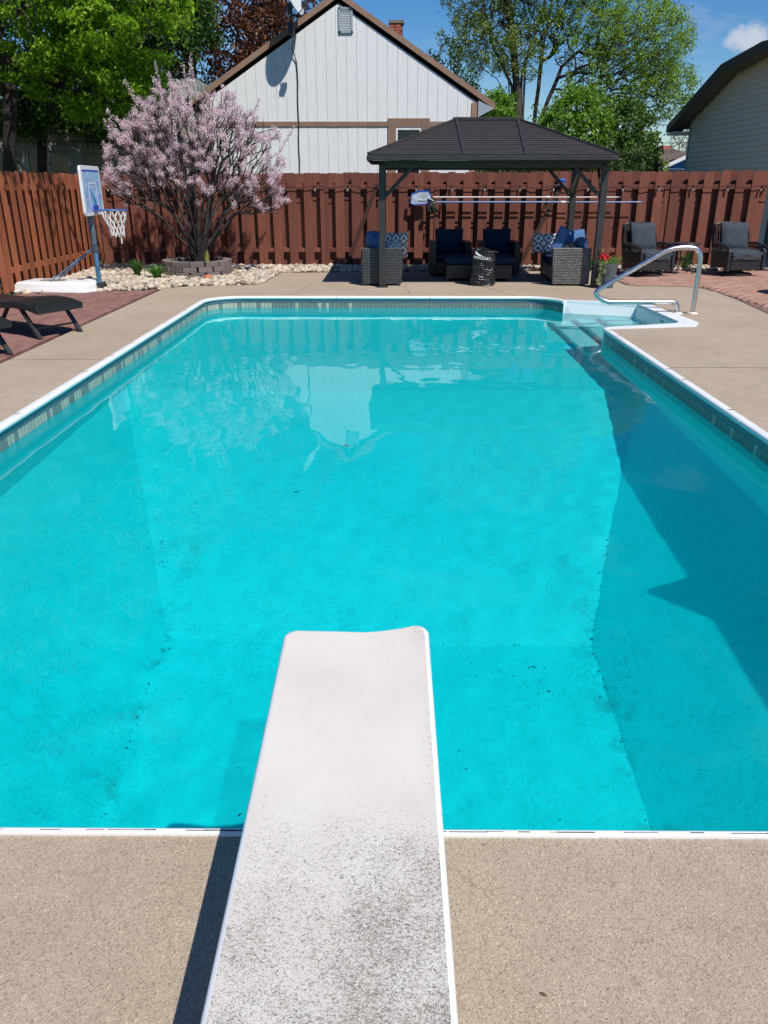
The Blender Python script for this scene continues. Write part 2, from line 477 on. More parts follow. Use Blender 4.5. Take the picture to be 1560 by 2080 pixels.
M_conc = m_concrete(); M_boardtop = m_board(); M_liner = m_liner(); M_tiles = m_tiles(); M_water = m_water()
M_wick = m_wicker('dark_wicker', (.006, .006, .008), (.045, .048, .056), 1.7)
M_wick_l = m_wicker('sunlit_tone_wicker', (.010, .010, .012), (.34, .32, .31), 1.8)  # same dark wicker with sunlit brightness put into the strand colour
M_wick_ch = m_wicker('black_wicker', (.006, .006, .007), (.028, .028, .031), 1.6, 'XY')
M_wick_m = m_wicker('half_lit_tone_wicker', (.008, .008, .010), (.13, .13, .14), 1.8)  # between the two: part of the sunlight put into the strand colour
M_siding = m_siding(); M_print = m_print(); M_pattern = m_pattern()
M_vinyl = simple('grey_vinyl_siding', (.87, .73, .61), .6, .06, 4, .1, .002)
M_bark = simple('tree_bark', (.075, .06, .05), .9, .4, 12, .8, .02)
M_bark_d = simple('dark_bark', (.05, .042, .038), .9, .4, 12, .8, .02)
M_block = m_brick('retaining_block', [(.17, .135, .125), (.23, .185, .17), (.14, .115, .11)])
M_brickL = m_brick('brown_red_paver', [(.25, .125, .105), (.30, .155, .13), (.215, .105, .09), (.33, .18, .15)])
M_brickR = m_brick('salmon_paver', [(.40, .225, .17), (.47, .28, .22), (.35, .19, .145), (.52, .33, .26)])
M_chim = m_brick('chimney_brick', [(.36, .10, .065), (.42, .13, .08), (.28, .075, .05)])
M_rocks = m_brick('river_rock', [(.56, .46, .33), (.64, .55, .43), (.44, .34, .24), (.31, .26, .22), (.68, .62, .52), (.24, .17, .125)])
M_bag = N('glossy_black_bag')
M_bag.base((.010, .010, .012)); M_bag.rough(.22); M_bag.bump(M_bag.noise(M_bag.coords((1, 1, 2.6), False), 5, 3, .5, 1.2), 1., .05); M_bag = M_bag.m
M_letter = simple('white_print', (.80, .80, .82), .5, .02, bump=0)
M_drybrush = simple('black_mesh_net', (.015, .015, .02), .8, .2)

# ------------------------------------------------------------------ mesh helpers


def tag(o, label=None, cat=None, group=None, kind=None):
    if label: o['label'] = label
    if cat: o['category'] = cat
    if group: o['group'] = group
    if kind: o['kind'] = kind
    return o


def thing(name, label, cat, loc=(0, 0, 0), rz=0, group=None):
    o = bpy.data.objects.new(name, None); C.objects.link(o)
    o.empty_display_size = .2
    o.location = loc; o.rotation_euler = (0, 0, rz)
    return tag(o, label, cat, group)


def link(name, me, parent=None, mat=None):
    if mat: me.materials.append(mat)
    o = bpy.data.objects.new(name, me); C.objects.link(o)
    if parent: o.parent = parent
    return o


def np_mesh(name, V, F, mat, parent=None, smooth=False):
    """V (n,3), F (m,k) arrays; world coordinates moved into the parent's frame"""
    V = np.asarray(V, dtype=np.float64); F = np.asarray(F, dtype=np.int32)
    me = bpy.data.meshes.new(name); k = F.shape[1]
    me.vertices.add(len(V)); me.vertices.foreach_set('co', V.astype(np.float32).ravel())
    me.loops.add(F.size); me.loops.foreach_set('vertex_index', F.ravel())
    me.polygons.add(len(F)); me.polygons.foreach_set('loop_start', np.arange(len(F), dtype=np.int32) * k)
    me.update(calc_edges=True); me.validate()
    if smooth: me.polygons.foreach_set('use_smooth', np.ones(len(F), dtype=bool))
    return link(name, me, parent, mat)


class MB:
    """collects shapes; build() links them as ONE mesh object. Coordinates are those of the parent thing."""
    def __init__(s): s.v = []; s.f = []

    def add(s, v, f):
        o = len(s.v); s.v += [tuple(q) for q in v]; s.f += [tuple(i + o for i in q) for q in f]; return s

    def box(s, c, d, rot=None):
        hx, hy, hz = d[0] / 2, d[1] / 2, d[2] / 2
        v = [Vector((x * hx, y * hy, z * hz)) for z in (-1, 1) for y in (-1, 1) for x in (-1, 1)]
        if rot is not None: v = [rot @ q for q in v]
        c = Vector(c)
        return s.add([q + c for q in v], [(0, 2, 3, 1), (4, 5, 7, 6), (0, 1, 5, 4), (2, 6, 7, 3), (0, 4, 6, 2), (1, 3, 7, 5)])

    def bb(s, a, b):
        return s.box([(a[i] + b[i]) / 2 for i in range(3)], [abs(b[i] - a[i]) for i in range(3)])

    def bar(s, p, q, w, h, up=(0, 0, 1)):
        p = Vector(p); q = Vector(q); d = q - p; L = d.length
        if L < 1e-6: return s
        d.normalize(); u = Vector(up)
        if abs(d.dot(u)) > .98: u = Vector((0, 1, 0))
        x = d.cross(u).normalized(); z = x.cross(d)
        R = Matrix((x, d, z)).transposed()
        return s.box((p + q) / 2, (w, L, h), R)

    def tube(s, pts, r, n=8, caps=True, closed=False):
        pts = [Vector(p) for p in pts]; m = len(pts); rs = r if isinstance(r, (list, tuple)) else [r] * m
        ref = None; vs = []; fs = []
        for i, p in enumerate(pts):
            if closed: d = pts[(i + 1) % m] - pts[i - 1]
            else: d = pts[min(i + 1, m - 1)] - pts[max(i - 1, 0)]
            d.normalize()
            if ref is None:
                ref = Vector((0, 0, 1)) if abs(d.z) < .9 else Vector((1, 0, 0))
            a = (ref - d * ref.dot(d)).normalized(); b = d.cross(a); ref = a
            for j in range(n):
                t = 2 * PI * j / n; vs.append(p + (a * math.cos(t) + b * math.sin(t)) * rs[i])
        for i in range(m if closed else m - 1):
            for j in range(n):
                a0 = i * n + j; a1 = i * n + (j + 1) % n; b0 = ((i + 1) % m) * n + j; b1 = ((i + 1) % m) * n + (j + 1) % n
                fs.append((a0, a1, b1, b0))
        if caps and not closed: fs.append(tuple(range(n - 1, -1, -1))); fs.append(tuple((m - 1) * n + j for j in range(n)))
        return s.add(vs, fs)

    def lathe(s, prof, n=24, c=(0, 0, 0), caps=True):
        vs = []; fs = []
        for (r, z) in prof:
            for j in range(n):
                t = 2 * PI * j / n; vs.append((c[0] + r * math.cos(t), c[1] + r * math.sin(t), c[2] + z))
        for i in range(len(prof) - 1):
            for j in range(n): fs.append((i * n + j, i * n + (j + 1) % n, (i + 1) * n + (j + 1) % n, (i + 1) * n + j))
        if caps: fs.append(tuple(range(n - 1, -1, -1))); fs.append(tuple((len(prof) - 1) * n + j for j in range(n)))
        return s.add(vs, fs)

    def prism(s, poly, a, b, axis='z'):
        """poly of 2D points extruded from a to b along an axis; 'z': (x,y), 'y': (x,z), 'x': (y,z)"""
        n = len(poly)
        def P(q, t): return (q[0], q[1], t) if axis == 'z' else ((q[0], t, q[1]) if axis == 'y' else (t, q[0], q[1]))
        v = [P(q, a) for q in poly] + [P(q, b) for q in poly]
        f = [(i, (i + 1) % n, (i + 1) % n + n, i + n) for i in range(n)] + [tuple(range(n - 1, -1, -1)), tuple(range(n, 2 * n))]
        return s.add(v, f)

    def mesh(s, name, bev=0, smooth=False, seg=1):
        me = bpy.data.meshes.new(name); me.from_pydata(s.v, [], s.f)
        bm = bmesh.new(); bm.from_mesh(me)
        bmesh.ops.recalc_face_normals(bm, faces=bm.faces)
        if bev > 0:
            ed = [e for e in bm.edges if len(e.link_faces) == 2 and e.calc_face_angle(0) > .6]
            bmesh.ops.bevel(bm, geom=ed, offset=bev, segments=seg, affect='EDGES', profile=.5, clamp_overlap=True)
        if smooth:
            for f in bm.faces: f.smooth = True
            for e in bm.edges:
                if len(e.link_faces) == 2 and e.calc_face_angle(0) > .75: e.smooth = False
        bm.to_mesh(me); bm.free(); return me

    def build(s, name, mat, parent=None, bev=0, smooth=False, seg=1):
        return link(name, s.mesh(name, bev, smooth, seg), parent, mat)


def dup(root, loc, rz=None, label=None):
    r = root.copy(); C.objects.link(r); r.location = loc
    if rz is not None: r.rotation_euler = (0, 0, rz)
    if label: r['label'] = label
    for ch in [o for o in C.objects if o.parent == root]:
        c = ch.copy(); C.objects.link(c); c.parent = r
        for g in [o for o in C.objects if o.parent == ch]:
            d = g.copy(); C.objects.link(d); d.parent = c
    return r


def cushion(w, d, h, puff=.25, nx=9, ny=8, crease=0, seed=0):
    """soft box: w x d plan, h thick, centred at the origin; returns verts, faces (with uv = normalised plan)"""
    r = random.Random(seed); ph = [r.uniform(0, 6) for _ in range(6)]
    vs = []; fs = []
    for side in (1, -1):
        for j in range(ny + 1):
            for i in range(nx + 1):
                u = i / nx * 2 - 1; v = j / ny * 2 - 1
                e = (1 - abs(u) ** 4) * (1 - abs(v) ** 4)
                z = h / 2 * (.55 * (1 - puff) + (puff + .45 * (1 - puff)) * e ** .5)
                if crease: z += crease * math.sin(5 * u + ph[0] + 2 * v) * math.sin(4 * v + ph[1]) * e
                pin = 1 - .05 * (1 - abs(u * v)) * (abs(u) > .99 or abs(v) > .99)
                vs.append((u * w / 2 * pin, v * d / 2 * pin, side * z))
    n1_ = (nx + 1) * (ny + 1)
    for j in range(ny):
        for i in range(nx):
            a = j * (nx + 1) + i
            fs.append((a, a + 1, a + nx + 2, a + nx + 1)); fs.append((n1_ + a, n1_ + a + nx + 1, n1_ + a + nx + 2, n1_ + a + 1))
    rim = [i for i in range(nx + 1)] + [(j + 1) * (nx + 1) - 1 for j in range(1, ny + 1)] + [ny * (nx + 1) + i for i in range(nx - 1, -1, -1)] + [j * (nx + 1) for j in range(ny - 1, 0, -1)]
    for k in range(len(rim)):
        a = rim[k]; b = rim[(k + 1) % len(rim)]; fs.append((a, a + n1_, b + n1_, b))
    return vs, fs


def cushion_obj(name, w, d, h, M, mat, parent, **kw):
    v, f = cushion(w, d, h, **kw)
    mb = MB(); mb.add([M @ Vector(q) for q in v], f)
    me = mb.mesh(name, smooth=True)
    uvl = me.uv_layers.new(name='UVMap'); Mi = M.inverted()
    for lp in me.loops:
        p = Mi @ me.vertices[lp.vertex_index].co; uvl.data[lp.index].uv = (p.x / w + .5, p.y / d + .5)
    return link(name, me, parent, mat)


def T(x, y, z, rx=0, ry=0, rz=0):
    return Matrix.Translation((x, y, z)) @ Matrix.Rotation(rz, 4, 'Z') @ Matrix.Rotation(ry, 4, 'Y') @ Matrix.Rotation(rx, 4, 'X')


# ------------------------------------------------------------------ ground, deck, pool
XL, XR, YN, YF = -2.90, 2.70, 1.665, 12.97      # wall faces of the pool
WZ = -0.17                                      # water level
RC = 0.55                                       # radius of the far corners
SY0, SY1 = 9.98, 12.42                          # opening of the step bay in the right wall


def arc(cx, cy, r, a0, a1, n):
    return [(cx + r * math.cos(a0 + (a1 - a0) * i / n), cy + r * math.sin(a0 + (a1 - a0) * i / n)) for i in range(n + 1)]


# pool wall path, counter-clockwise, starting at near left
far_left = arc(XL + RC, YF - RC, RC, PI, PI / 2, 10)
far_right = arc(XR - RC, YF - RC, RC, PI / 2, 0, 10)
bay = [(XR, SY1), (3.80, 12.14), (3.86, 12.06), (3.93, 10.40), (3.87, 10.22), (XR, SY0)]
pool_path = [(XL, YN)] + far_left + far_right
pool_outline = [(XL, YN), *far_left, *far_right, *bay[1:], (XR, YN)]


def offset_path(path, d):
    """shift an open path sideways (left of travel = outward for this clockwise path)"""
    out = []
    for i, p in enumerate(path):
        a = Vector(path[max(i - 1, 0)]); b = Vector(path[min(i + 1, len(path) - 1)])
        t = (b - a).normalized(); out.append((p[0] - t.y * d, p[1] + t.x * d))
    return out


def sheet(name, outer, hole, z, mat, kind='structure', drop=None):
    polys = [[Vector((*p, 0)) for p in outer]] + ([[Vector((*p, 0)) for p in hole]] if hole else [])
    tri = tessellate_polygon(polys); pts = [p for q in polys for p in q]
    vs = [(p.x, p.y, z) for p in pts]; fs = [tuple(t) for t in tri]
    if drop:
        n0 = len(vs); vs += [(p.x, p.y, z - drop) for p in pts]
        o = 0
        for q in polys:
            m = len(q)
            for i in range(m): fs.append((o + i, o + (i + 1) % m, n0 + o + (i + 1) % m, n0 + o + i))
            o += m
    me = bpy.data.meshes.new(name); me.from_pydata(vs, [], fs)
    bm = bmesh.new(); bm.from_mesh(me)
    for f in bm.faces:
        f.normal_update()
        if abs(f.normal.z) > .9 and f.normal.z < 0: f.normal_flip()
    bm.to_mesh(me); bm.free()
    o = link(name, me, None, mat)
    if kind: o['kind'] = kind
    return o


hole_big = [(-2.99, 1.60), (-2.99, 13.1), (4.05, 13.1), (4.05, 1.60)]
sheet('ground', [(-400, -300), (400, -300), (400, 900), (-400, 900)], hole_big, -.10, M_soil)

# concrete deck: outer outline with the pool cut out
pc = [(XL - .05, YN - .010)] + offset_path(far_left, .05) + offset_path(far_right, .05)
deck_hole = [(XL - .05, YN - .010)] + [(p[0], p[1]) for p in offset_path(pool_path, .05)[1:]] + [(XR + .03, SY1 + .07), (3.86, 12.19), (3.93, 12.10), (4.0, 10.40), (3.92, 10.15), (XR + .05, SY0 - .05), (XR + .05, YN - .010)]
deck_outer = [(-3.93, -4), (-3.93, 13.99), (-3.72, 14.30), (-3.3, 14.48), (-2.93, 14.5), (-2.42, 14.60), (-2.31, 14.95), (-2.26, 15.9), (-2.23, 16.72),
              (-1.28, 16.78), (3.9, 17.1), (4.30, 17.1), (4.30, 15.75), (4.26, 14.62), (4.45, 14.45), (4.9, 14.42), (5.25, 14.42), (5.45, 14.15), (5.52, 13.6), (5.47, 12.6), (5.31, 11.2), (5.2, 9), (5.2, -4)]
deck = sheet('pool_deck', deck_outer, deck_hole, 0.0, M_conc, drop=.12)
drive = sheet('side_driveway', [(8.35, 17.6), (8.35, 24), (16, 24), (16, 14), (9.6, 14), (9.6, 17.6)], None, -.03, M_conc)

# joints sawn in the deck
jb = [((-3.93, 8.05), (-2.97, 8.07)), ((2.78, 7.72), (5.2, 7.68)), ((-1.62, 13.05), (-1.42, 14.6)), ((.35, 13.05), (.28, 14.6)), ((2.05, 13.05), (1.6, 14.5)), ((3.65, 12.3), (3.35, 13.4))]
for (a, b) in jb:
    m = MB(); pts = []
    for i in range(13):
        t = i / 12; pts.append((a[0] + (b[0] - a[0]) * t + random.uniform(-.004, .004), a[1] + (b[1] - a[1]) * t + random.uniform(-.004, .004), .0005))
    for i in range(12): m.bar(pts[i], pts[i + 1], random.uniform(.003, .008), .003)
    tag(m.build('deck_joint', M_patio_line), kind='structure')

# --- pool shell
SH, DP = -1.07, -2.40


def strip(name, pathA, zA, pathB, zB, mat, parent=None, uvfn=None):
    n = len(pathA); vs = [(*p, zA) for p in pathA] + [(*p, zB) for p in pathB]
    fs = [(i, i + 1, n + i + 1, n + i) for i in range(n - 1)]
    me = bpy.data.meshes.new(name); me.from_pydata(vs, [], fs)
    if uvfn:
        L = [0]
        for i in range(1, n): L.append(L[-1] + math.dist(pathA[i], pathA[i - 1]))
        uvl = me.uv_layers.new(name='UVMap')
        for lp in me.loops:
            k = lp.vertex_index; uvl.data[lp.index].uv = (L[k % n], (zA if k < n else zB) + .19)
    return link(name, me, parent, mat)


pool = thing('swimming_pool', 'long swimming pool with turquoise liner in the beige concrete deck', 'swimming pool', (0, 0, 0))
pool['kind'] = 'structure'
del pool['category']; del pool['label']
# liner: walls and floor in one skin
hop = [(-1.56, 4.75), (1.41, 4.70), (1.41, 2.70), (-1.56, 2.70)]
bm = bmesh.new()
def V_(p, z): return bm.verts.new((p[0], p[1], z))
right_wall = [(XR, SY1), (XR, SY0), (XR, YN)]
wall = [(XL, YN), (XL, 4.75), (XL, 8.4)] + far_left + far_right[:-1] + [(XR, SY1), (XR, SY0), (XR, 8.4), (XR, 4.70), (XR, YN)]
top = [V_(p, -.02) for p in wall]; bot = [V_(p, SH) for p in wall]
nW = len(wall)
for i in range(nW):
    a, b = wall[i], wall[(i + 1) % nW]
    if a == (XR, SY1) and b == (XR, SY0):
        continue
    bm.faces.new((top[i], top[(i + 1) % nW], bot[(i + 1) % nW], bot[i]))
hv = [V_(p, DP) for p in hop]
iL0, iL1, iL2 = 0, 1, 2
iR = {(XR, 8.4): None, (XR, 4.70): None, (XR, YN): None}
for i, p in enumerate(wall):
    if p in iR: iR[p] = i
b = bot
# shallow floor (polygon from left 8.4 round the far end to right 8.4)
bm.faces.new([b[i] for i in range(2, iR[(XR, 8.4)] + 1)])
bm.faces.new((b[2], b[iR[(XR, 8.4)]], hv[1], hv[0]))                       # main slope
bm.faces.new((b[1], b[2], hv[0]))
bm.faces.new((b[iR[(XR, 8.4)]], b[iR[(XR, 4.70)]], hv[1]))
bm.faces.new((b[0], b[1], hv[0], hv[3]))                                    # side slopes
bm.faces.new((b[iR[(XR, 4.70)]], b[iR[(XR, YN)]], hv[2], hv[1]))
bm.faces.new((b[iR[(XR, YN)]], b[0], hv[3], hv[2]))                         # back slope
bm.faces.new(hv)
bmesh.ops.recalc_face_normals(bm, faces=bm.faces)
me = bpy.data.meshes.new('liner'); bm.to_mesh(me); bm.free()
liner = link('liner', me, pool, M_liner)
liner.cycles.is_caustics_receiver = True

# dark crumbs collected in the creases of the floor
m = MB()
def crumbs(p, q, n, spread):
    for _ in range(int(n * .3)):
        t = random.random(); s_ = random.uniform(.002, .007) * random.choice((1, 1, 1, 2.0))
        x, y, z = [p[k] + (q[k] - p[k]) * t for k in range(3)]
        m.box((x + random.gauss(0, spread), y + random.gauss(0, spread), z + .012), (s_ * random.uniform(.8, 2), s_, .006), Matrix.Rotation(random.uniform(0, 3), 3, 'Z'))
crumbs((-1.56, 4.75, DP), (-1.56, 2.9, DP), 150, .012)
crumbs((1.41, 4.7, DP), (1.41, 2.9, DP), 170, .014)
crumbs((-1.56, 4.75, DP), (-1.85, 5.8, -1.98), 40, .012)
crumbs((1.41, 4.7, DP), (1.75, 5.7, -2.03), 110, .014)
crumbs((-1.4, 4.73, DP), (1.4, 4.7, DP), 60, .05)
crumbs((.5, 4.5, DP), (1.35, 4.3, DP), 60, .10)
for _ in range(30):
    y = random.uniform(2.9, 8); x = random.uniform(-1.5, 1.4); z = DP if y < 4.75 else DP + (y - 4.75) / 3.65 * (SH - DP)
    s_ = random.uniform(.002, .006); m.box((x, y, z + .015), (s_ * 2, s_, .005), Matrix.Rotation(random.uniform(0, 3), 3, 'Z'))
cr = m.build('pool_debris', simple('debris_dark', (.015, .26, .25), .9, .5, bump=0)); tag(cr, kind='stuff')
cr.cycles.is_caustics_receiver = True

# printed tile border, 3 mm proud of the wall
tb_path = [(XL + .003, YN)] + offset_path(far_left, -.003) + offset_path(far_right, -.003)[:-1] + [(XR - .003, SY1)]
tb = strip('tile_border', tb_path, -.19, tb_path, -.02, M_tiles, pool, True)
tb2 = strip('tile_border', [(XR - .003, SY0), (XR - .003, YN)], -.19, [(XR - .003, SY0), (XR - .003, YN)], -.02, M_tiles, pool, True)
tb.cycles.is_caustics_receiver = True; tb2.cycles.is_caustics_receiver = True


def coping_piece(path, w=.050, k_=.7):
    """rounded white lip swept along the wall path (outward = left of travel)"""
    prof = [(w, -.09), (w, .008), (w - .008, .012), (-.005, .012)] + [(-.005 - .030 * k_ * math.sin(t), .012 - .024 + .024 * math.cos(t)) for t in [PI * k / 8 for k in range(1, 8)]] + [(-.004, -.036), (.0, -.038)]
    n = len(path); k = len(prof); vs = []; fs = []
    for i, p in enumerate(path):
        a = Vector(path[max(i - 1, 0)]); b_ = Vector(path[min(i + 1, n - 1)]); t = (b_ - a).normalized()
        for (o, z) in prof: vs.append((p[0] - t.y * o, p[1] + t.x * o, z))
    for i in range(n - 1):
        for j in range(k): fs.append((i * k + j, i * k + (j + 1) % k, (i + 1) * k + (j + 1) % k, (i + 1) * k + j))
    fs.append(tuple(range(k))); fs.append(tuple((n - 1) * k + j for j in range(k)))
    mb = MB(); mb.add(vs, fs)
    return mb


def run(p, q, pieces):
    p = Vector(p); q = Vector(q); L = (q - p).length; g_ = .004 / L
    return [((p + (q - p) * (i / pieces + g_))[:], (p + (q - p) * ((i + 1) / pieces - g_))[:]) for i in range(pieces)]


for (a, b_) in run((XL, YN), (XL, YF - RC), 5): coping_piece([a, b_]).build('coping_section', M_white, pool, smooth=True)
coping_piece(far_left).build('coping_section', M_white, pool, smooth=True)
for (a, b_) in run((XL + RC, YF), (XR - RC, YF), 3): coping_piece([a, b_]).build('coping_section', M_white, pool, smooth=True)
coping_piece(far_right).build('coping_section', M_white, pool, smooth=True)
for (a, b_) in run((XR, SY0 - .02), (XR, YN), 4): coping_piece([a, b_]).build('coping_section', M_white, pool, smooth=True)
for (a, b_) in run((XR, YN), (XL, YN), 2): coping_piece([a, b_], .010, .33).build('coping_section', M_white, pool, smooth=True)
# dark grime streaks on the near lip
m = MB()
for x0 in np.arange(-2.3, 2.3, .07):
    if random.random() < .72: m.box((x0 + random.uniform(0, .03), YN - .001 + random.uniform(-.001, .001), .0125), (random.uniform(.02, .12), random.uniform(.001, .003), .0016))
m.build('grime_streak', simple('grime', (.05, .05, .055), .9, .4), pool)
# tape marks across the side lips
m = MB()
for y0 in (5.95, 7.45, 8.2, 8.9, 10.3, 11.4): m.box((XL - .025, y0, .0130), (.05, .010, .002))
for y0 in (6.1, 7.15, 7.6, 9.4, 9.8): m.box((XR + .025, y0, .0130), (.05, .014, .002))
m.build('lip_mark', simple('brown_mark', (.13, .08, .05), .9, .3), pool)

# --- step bay: white moulded shell with a grip-textured flange
def m_grip():
    a = N('white_moulded_shell'); v = a.coords(rnd=False)
    a.base((.86, .87, .86)); a.rough(.35)
    vo = a.n('TexVoronoi', Scale=34.); a.l(v, vo.inputs['Vector']); a.bump(vo.outputs['Distance'], .15, .002)
    return a.m
M_shell = m_grip()
def m_flange():
    a = N('white_grip_flange'); v = a.coords(rnd=False)
    ch = a.n('TexChecker', Scale=38.); a.l(v, ch.inputs['Vector']); ch.inputs['Color1'].default_value = (.88, .89, .90, 1); ch.inputs['Color2'].default_value = (.72, .77, .83, 1)
    a.base(ch.outputs['Color']); a.rough(.4); a.bump(ch.outputs['Fac'], .6, .003)
    return a.m
M_flange = m_flange()
inner = [(XR - .0, SY1 - .0), (3.72, 12.06), (3.78, 10.42), (3.70, 10.30), (XR - .0, SY0)]
outer = [(XR + .03, SY1 + .09), (3.88, 12.20), (4.02, 10.36), (3.90, 10.13), (XR + .02, SY0 - .045)]
stp = pool
m = MB()
k = len(inner)
v = [(*p, .020) for p in inner] + [(*p, .020) for p in outer] + [(*p, -.06) for p in outer] + [(p[0] - (.012 if 0 < i < k - 1 else 0), p[1], -.02) for i, p in enumerate(inner)]
f = []
for i in range(k - 1): f += [(i, i + 1, k + i + 1, k + i), (k + i, k + i + 1, 2 * k + i + 1, 2 * k + i), (3 * k + i, 3 * k + i + 1, i + 1, i)]
m.add(v, f)
m.build('step_flange', M_flange, pool, smooth=True)
# walls of the bay slope inward as they go down
low_in = [(XR, SY1 - .03), (3.55, 12.0), (3.60, 10.48), (3.55, 10.38), (XR, SY0 + .04)]
m = MB()
v = [(*p, -.018) for p in inner] + [(*p, -1.07) for p in low_in]
m.add(v, [(i, i + 1, k + i + 1, k + i) for i in range(k - 1)])
w_ = m.build('step_wall', M_shell, pool); w_.cycles.is_caustics_receiver = True
for i, (x0, x1, z) in enumerate([(3.20, 3.75, -.33), (2.86, 3.20, -.58), (2.50, 2.86, -.83)]):
    m = MB(); m.bb((x0, SY0 + .03, -1.07), (x1, SY1 - .05, z))
    s_ = m.build('step_tread', M_shell, pool, bev=.025, seg=2, smooth=True); s_.cycles.is_caustics_receiver = True
# white end posts of the opening
for yy in (SY0 - .01, SY1 + .02):
    m = MB(); m.bb((XR - .012, yy - .03, SH), (XR + .05, yy + .03, .014)); o = m.build('opening_trim', M_shell, pool, bev=.012, seg=2, smooth=True); o.cycles.is_caustics_receiver = True
m = MB()
for i in range(3): m.bb((3.745, 10.93 + i * .05, -.09), (3.755, 10.942 + i * .05, -.05))
m.build('level_mark', simple('tan_mark', (.45, .38, .30), .6, .1, bump=0), pool)

# water surface: one smooth sheet with faint real ripples (they bend the sunlight on the floor)
WAVE = .55
bm = bmesh.new()
gx = np.arange(XL, 3.95, .045); gy = np.arange(YN, YF + .04, .045)
outline_w = [(XL, YN), *far_left, *far_right, (XR + .02, SY1), (3.80, 12.10), (3.84, 10.30), (XR + .02, SY0), (XR, YN)]
rw = np.random.default_rng(5); comps = []
for k in range(46):
    lam = rw.uniform(.13, .45); th_ = rw.uniform(0, 2 * PI); comps.append((2 * PI / lam * math.cos(th_), 2 * PI / lam * math.sin(th_), rw.uniform(0, 6.3), .00010 * lam / .3))
def wave(x, y):
    m_ = .45 + .8 * (.5 + .5 * math.sin(.9 * x + 1.3 * math.sin(.7 * y))) * (.5 + .5 * math.sin(.8 * y + .6 * x + 1))
    return WAVE * m_ * sum(a_ * math.sin(kx * x + ky * y + p_) for kx, ky, p_, a_ in comps)
grid = {}
for i, x in enumerate(gx):
    for j, y in enumerate(gy): grid[i, j] = None
def vtx(i, j):
    if grid[i, j] is None: grid[i, j] = bm.verts.new((gx[i], gy[j], WZ + wave(gx[i], gy[j])))
    return grid[i, j]
for i in range(len(gx) - 1):
    for j in range(len(gy) - 1):
        cx, cy = (gx[i] + gx[i + 1]) / 2, (gy[j] + gy[j + 1]) / 2
        if cx > XR + .05 and not (SY0 < cy < SY1 + .05): continue
        if cx > XR + .05 and cx > 3.86: continue
        if cy > YF - RC and (cx < XL + RC * .25 - 0) and cy > YF - .1: continue
        bm.faces.new((vtx(i, j), vtx(i + 1, j), vtx(i + 1, j + 1), vtx(i, j + 1)))
me = bpy.data.meshes.new('pool_water'); bm.to_mesh(me); bm.free()
for p in me.polygons: p.use_smooth = True
wat = link('pool_water', me, None, M_water); wat['kind'] = 'structure'
wat.cycles.is_caustics_caster = True

# ------------------------------------------------------------------ diving board
bd = thing('diving_board', 'long white diving board with gritty speckled top reaching out over the pool', 'diving board', (0, 0, 0))
yy0 = -.30
def btop(y): return .345 + .045 * (y - .9) + .018 * max(0, y - 1.0) ** 2
xl, xr_ = -.327, .119
def board_outline(inset=0.0, tip=0.0):
    pts = [(xl + inset, yy0 + inset)]
    r = .035
    a = arc(xl + .012 + inset + r, 2.064 - tip - r, r, PI, PI / 2, 5)
    b_ = arc(xr_ - inset - r, 2.092 - tip - r, r, PI / 2, 0, 5)
    left = [(xl + inset + (.012) * t, yy0 + (2.0 - yy0) * t) for t in [i / 8 for i in range(1, 8)]]
    pts += left + a + [(-.16, 2.060 - tip), (-.07, 2.056 - tip), (-.02, 2.063 - tip), (.04, 2.078 - tip)] + b_
    pts += [(xr_ - inset, yy0 + (2.0 - yy0) * t) for t in [i / 8 for i in range(7, 0, -1)]] + [(xr_ - inset, yy0 + inset)]
    return pts
rings = [(0.0, -.050), (.004, -.056), (0., -.045), (-.004, -.028), (-.003, -.012), (.002, -.003), (.010, .0)]
v = []; f = []
for (ins, dz) in rings:
    for (x, y) in board_outline(ins, ins): v.append((x, y, btop(y) + dz))
n = len(board_outline())
for i in range(len(rings) - 1):
    for j in range(n): f.append((i * n + j, i * n + (j + 1) % n, (i + 1) * n + (j + 1) % n, (i + 1) * n + j))
f.append(tuple(range(n - 1, -1, -1)))
m = MB(); m.add(v, f)
m.build('board_body', M_white, bd, smooth=True)
# sanded tread: cross strips following the camber
ys = [yy0 + .01 + (2.10 - yy0) * i / 40 for i in range(41)]
top_o = board_outline(.010, .010)
tp = [Vector((x, y, 0)) for x, y in top_o]; tri = tessellate_polygon([tp])
bm = bmesh.new(); vv = [bm.verts.new((p.x, p.y, btop(p.y) + .0008)) for p in tp]
for t_ in tri:
    try: bm.faces.new([vv[i] for i in t_])
    except ValueError: pass
bmesh.ops.recalc_face_normals(bm, faces=bm.faces)
for f_ in bm.faces:
    f_.normal_update()
    if f_.normal.z < 0: f_.normal_flip()
me = bpy.data.meshes.new('sanded_tread'); bm.to_mesh(me); bm.free(); link('sanded_tread', me, bd, M_boardtop)
m = MB()
for x in (-.22, .01):
    m.bar((x, .35, .0), (x, .35, .24), .05, .05); m.bar((x, -.2, 0), (x, -.2, .21), .05, .05); m.bar((x, -.28, .2), (x, .42, .225), .05, .04)
m.bb((-.30, .30, .0), (.09, .40, .03)); m.bb((-.30, -.25, 0), (.09, -.15, .03))
m.build('board_stand', M_offwhite, bd, bev=.005)

# ------------------------------------------------------------------ brick patios
bw, bh = .20, .10


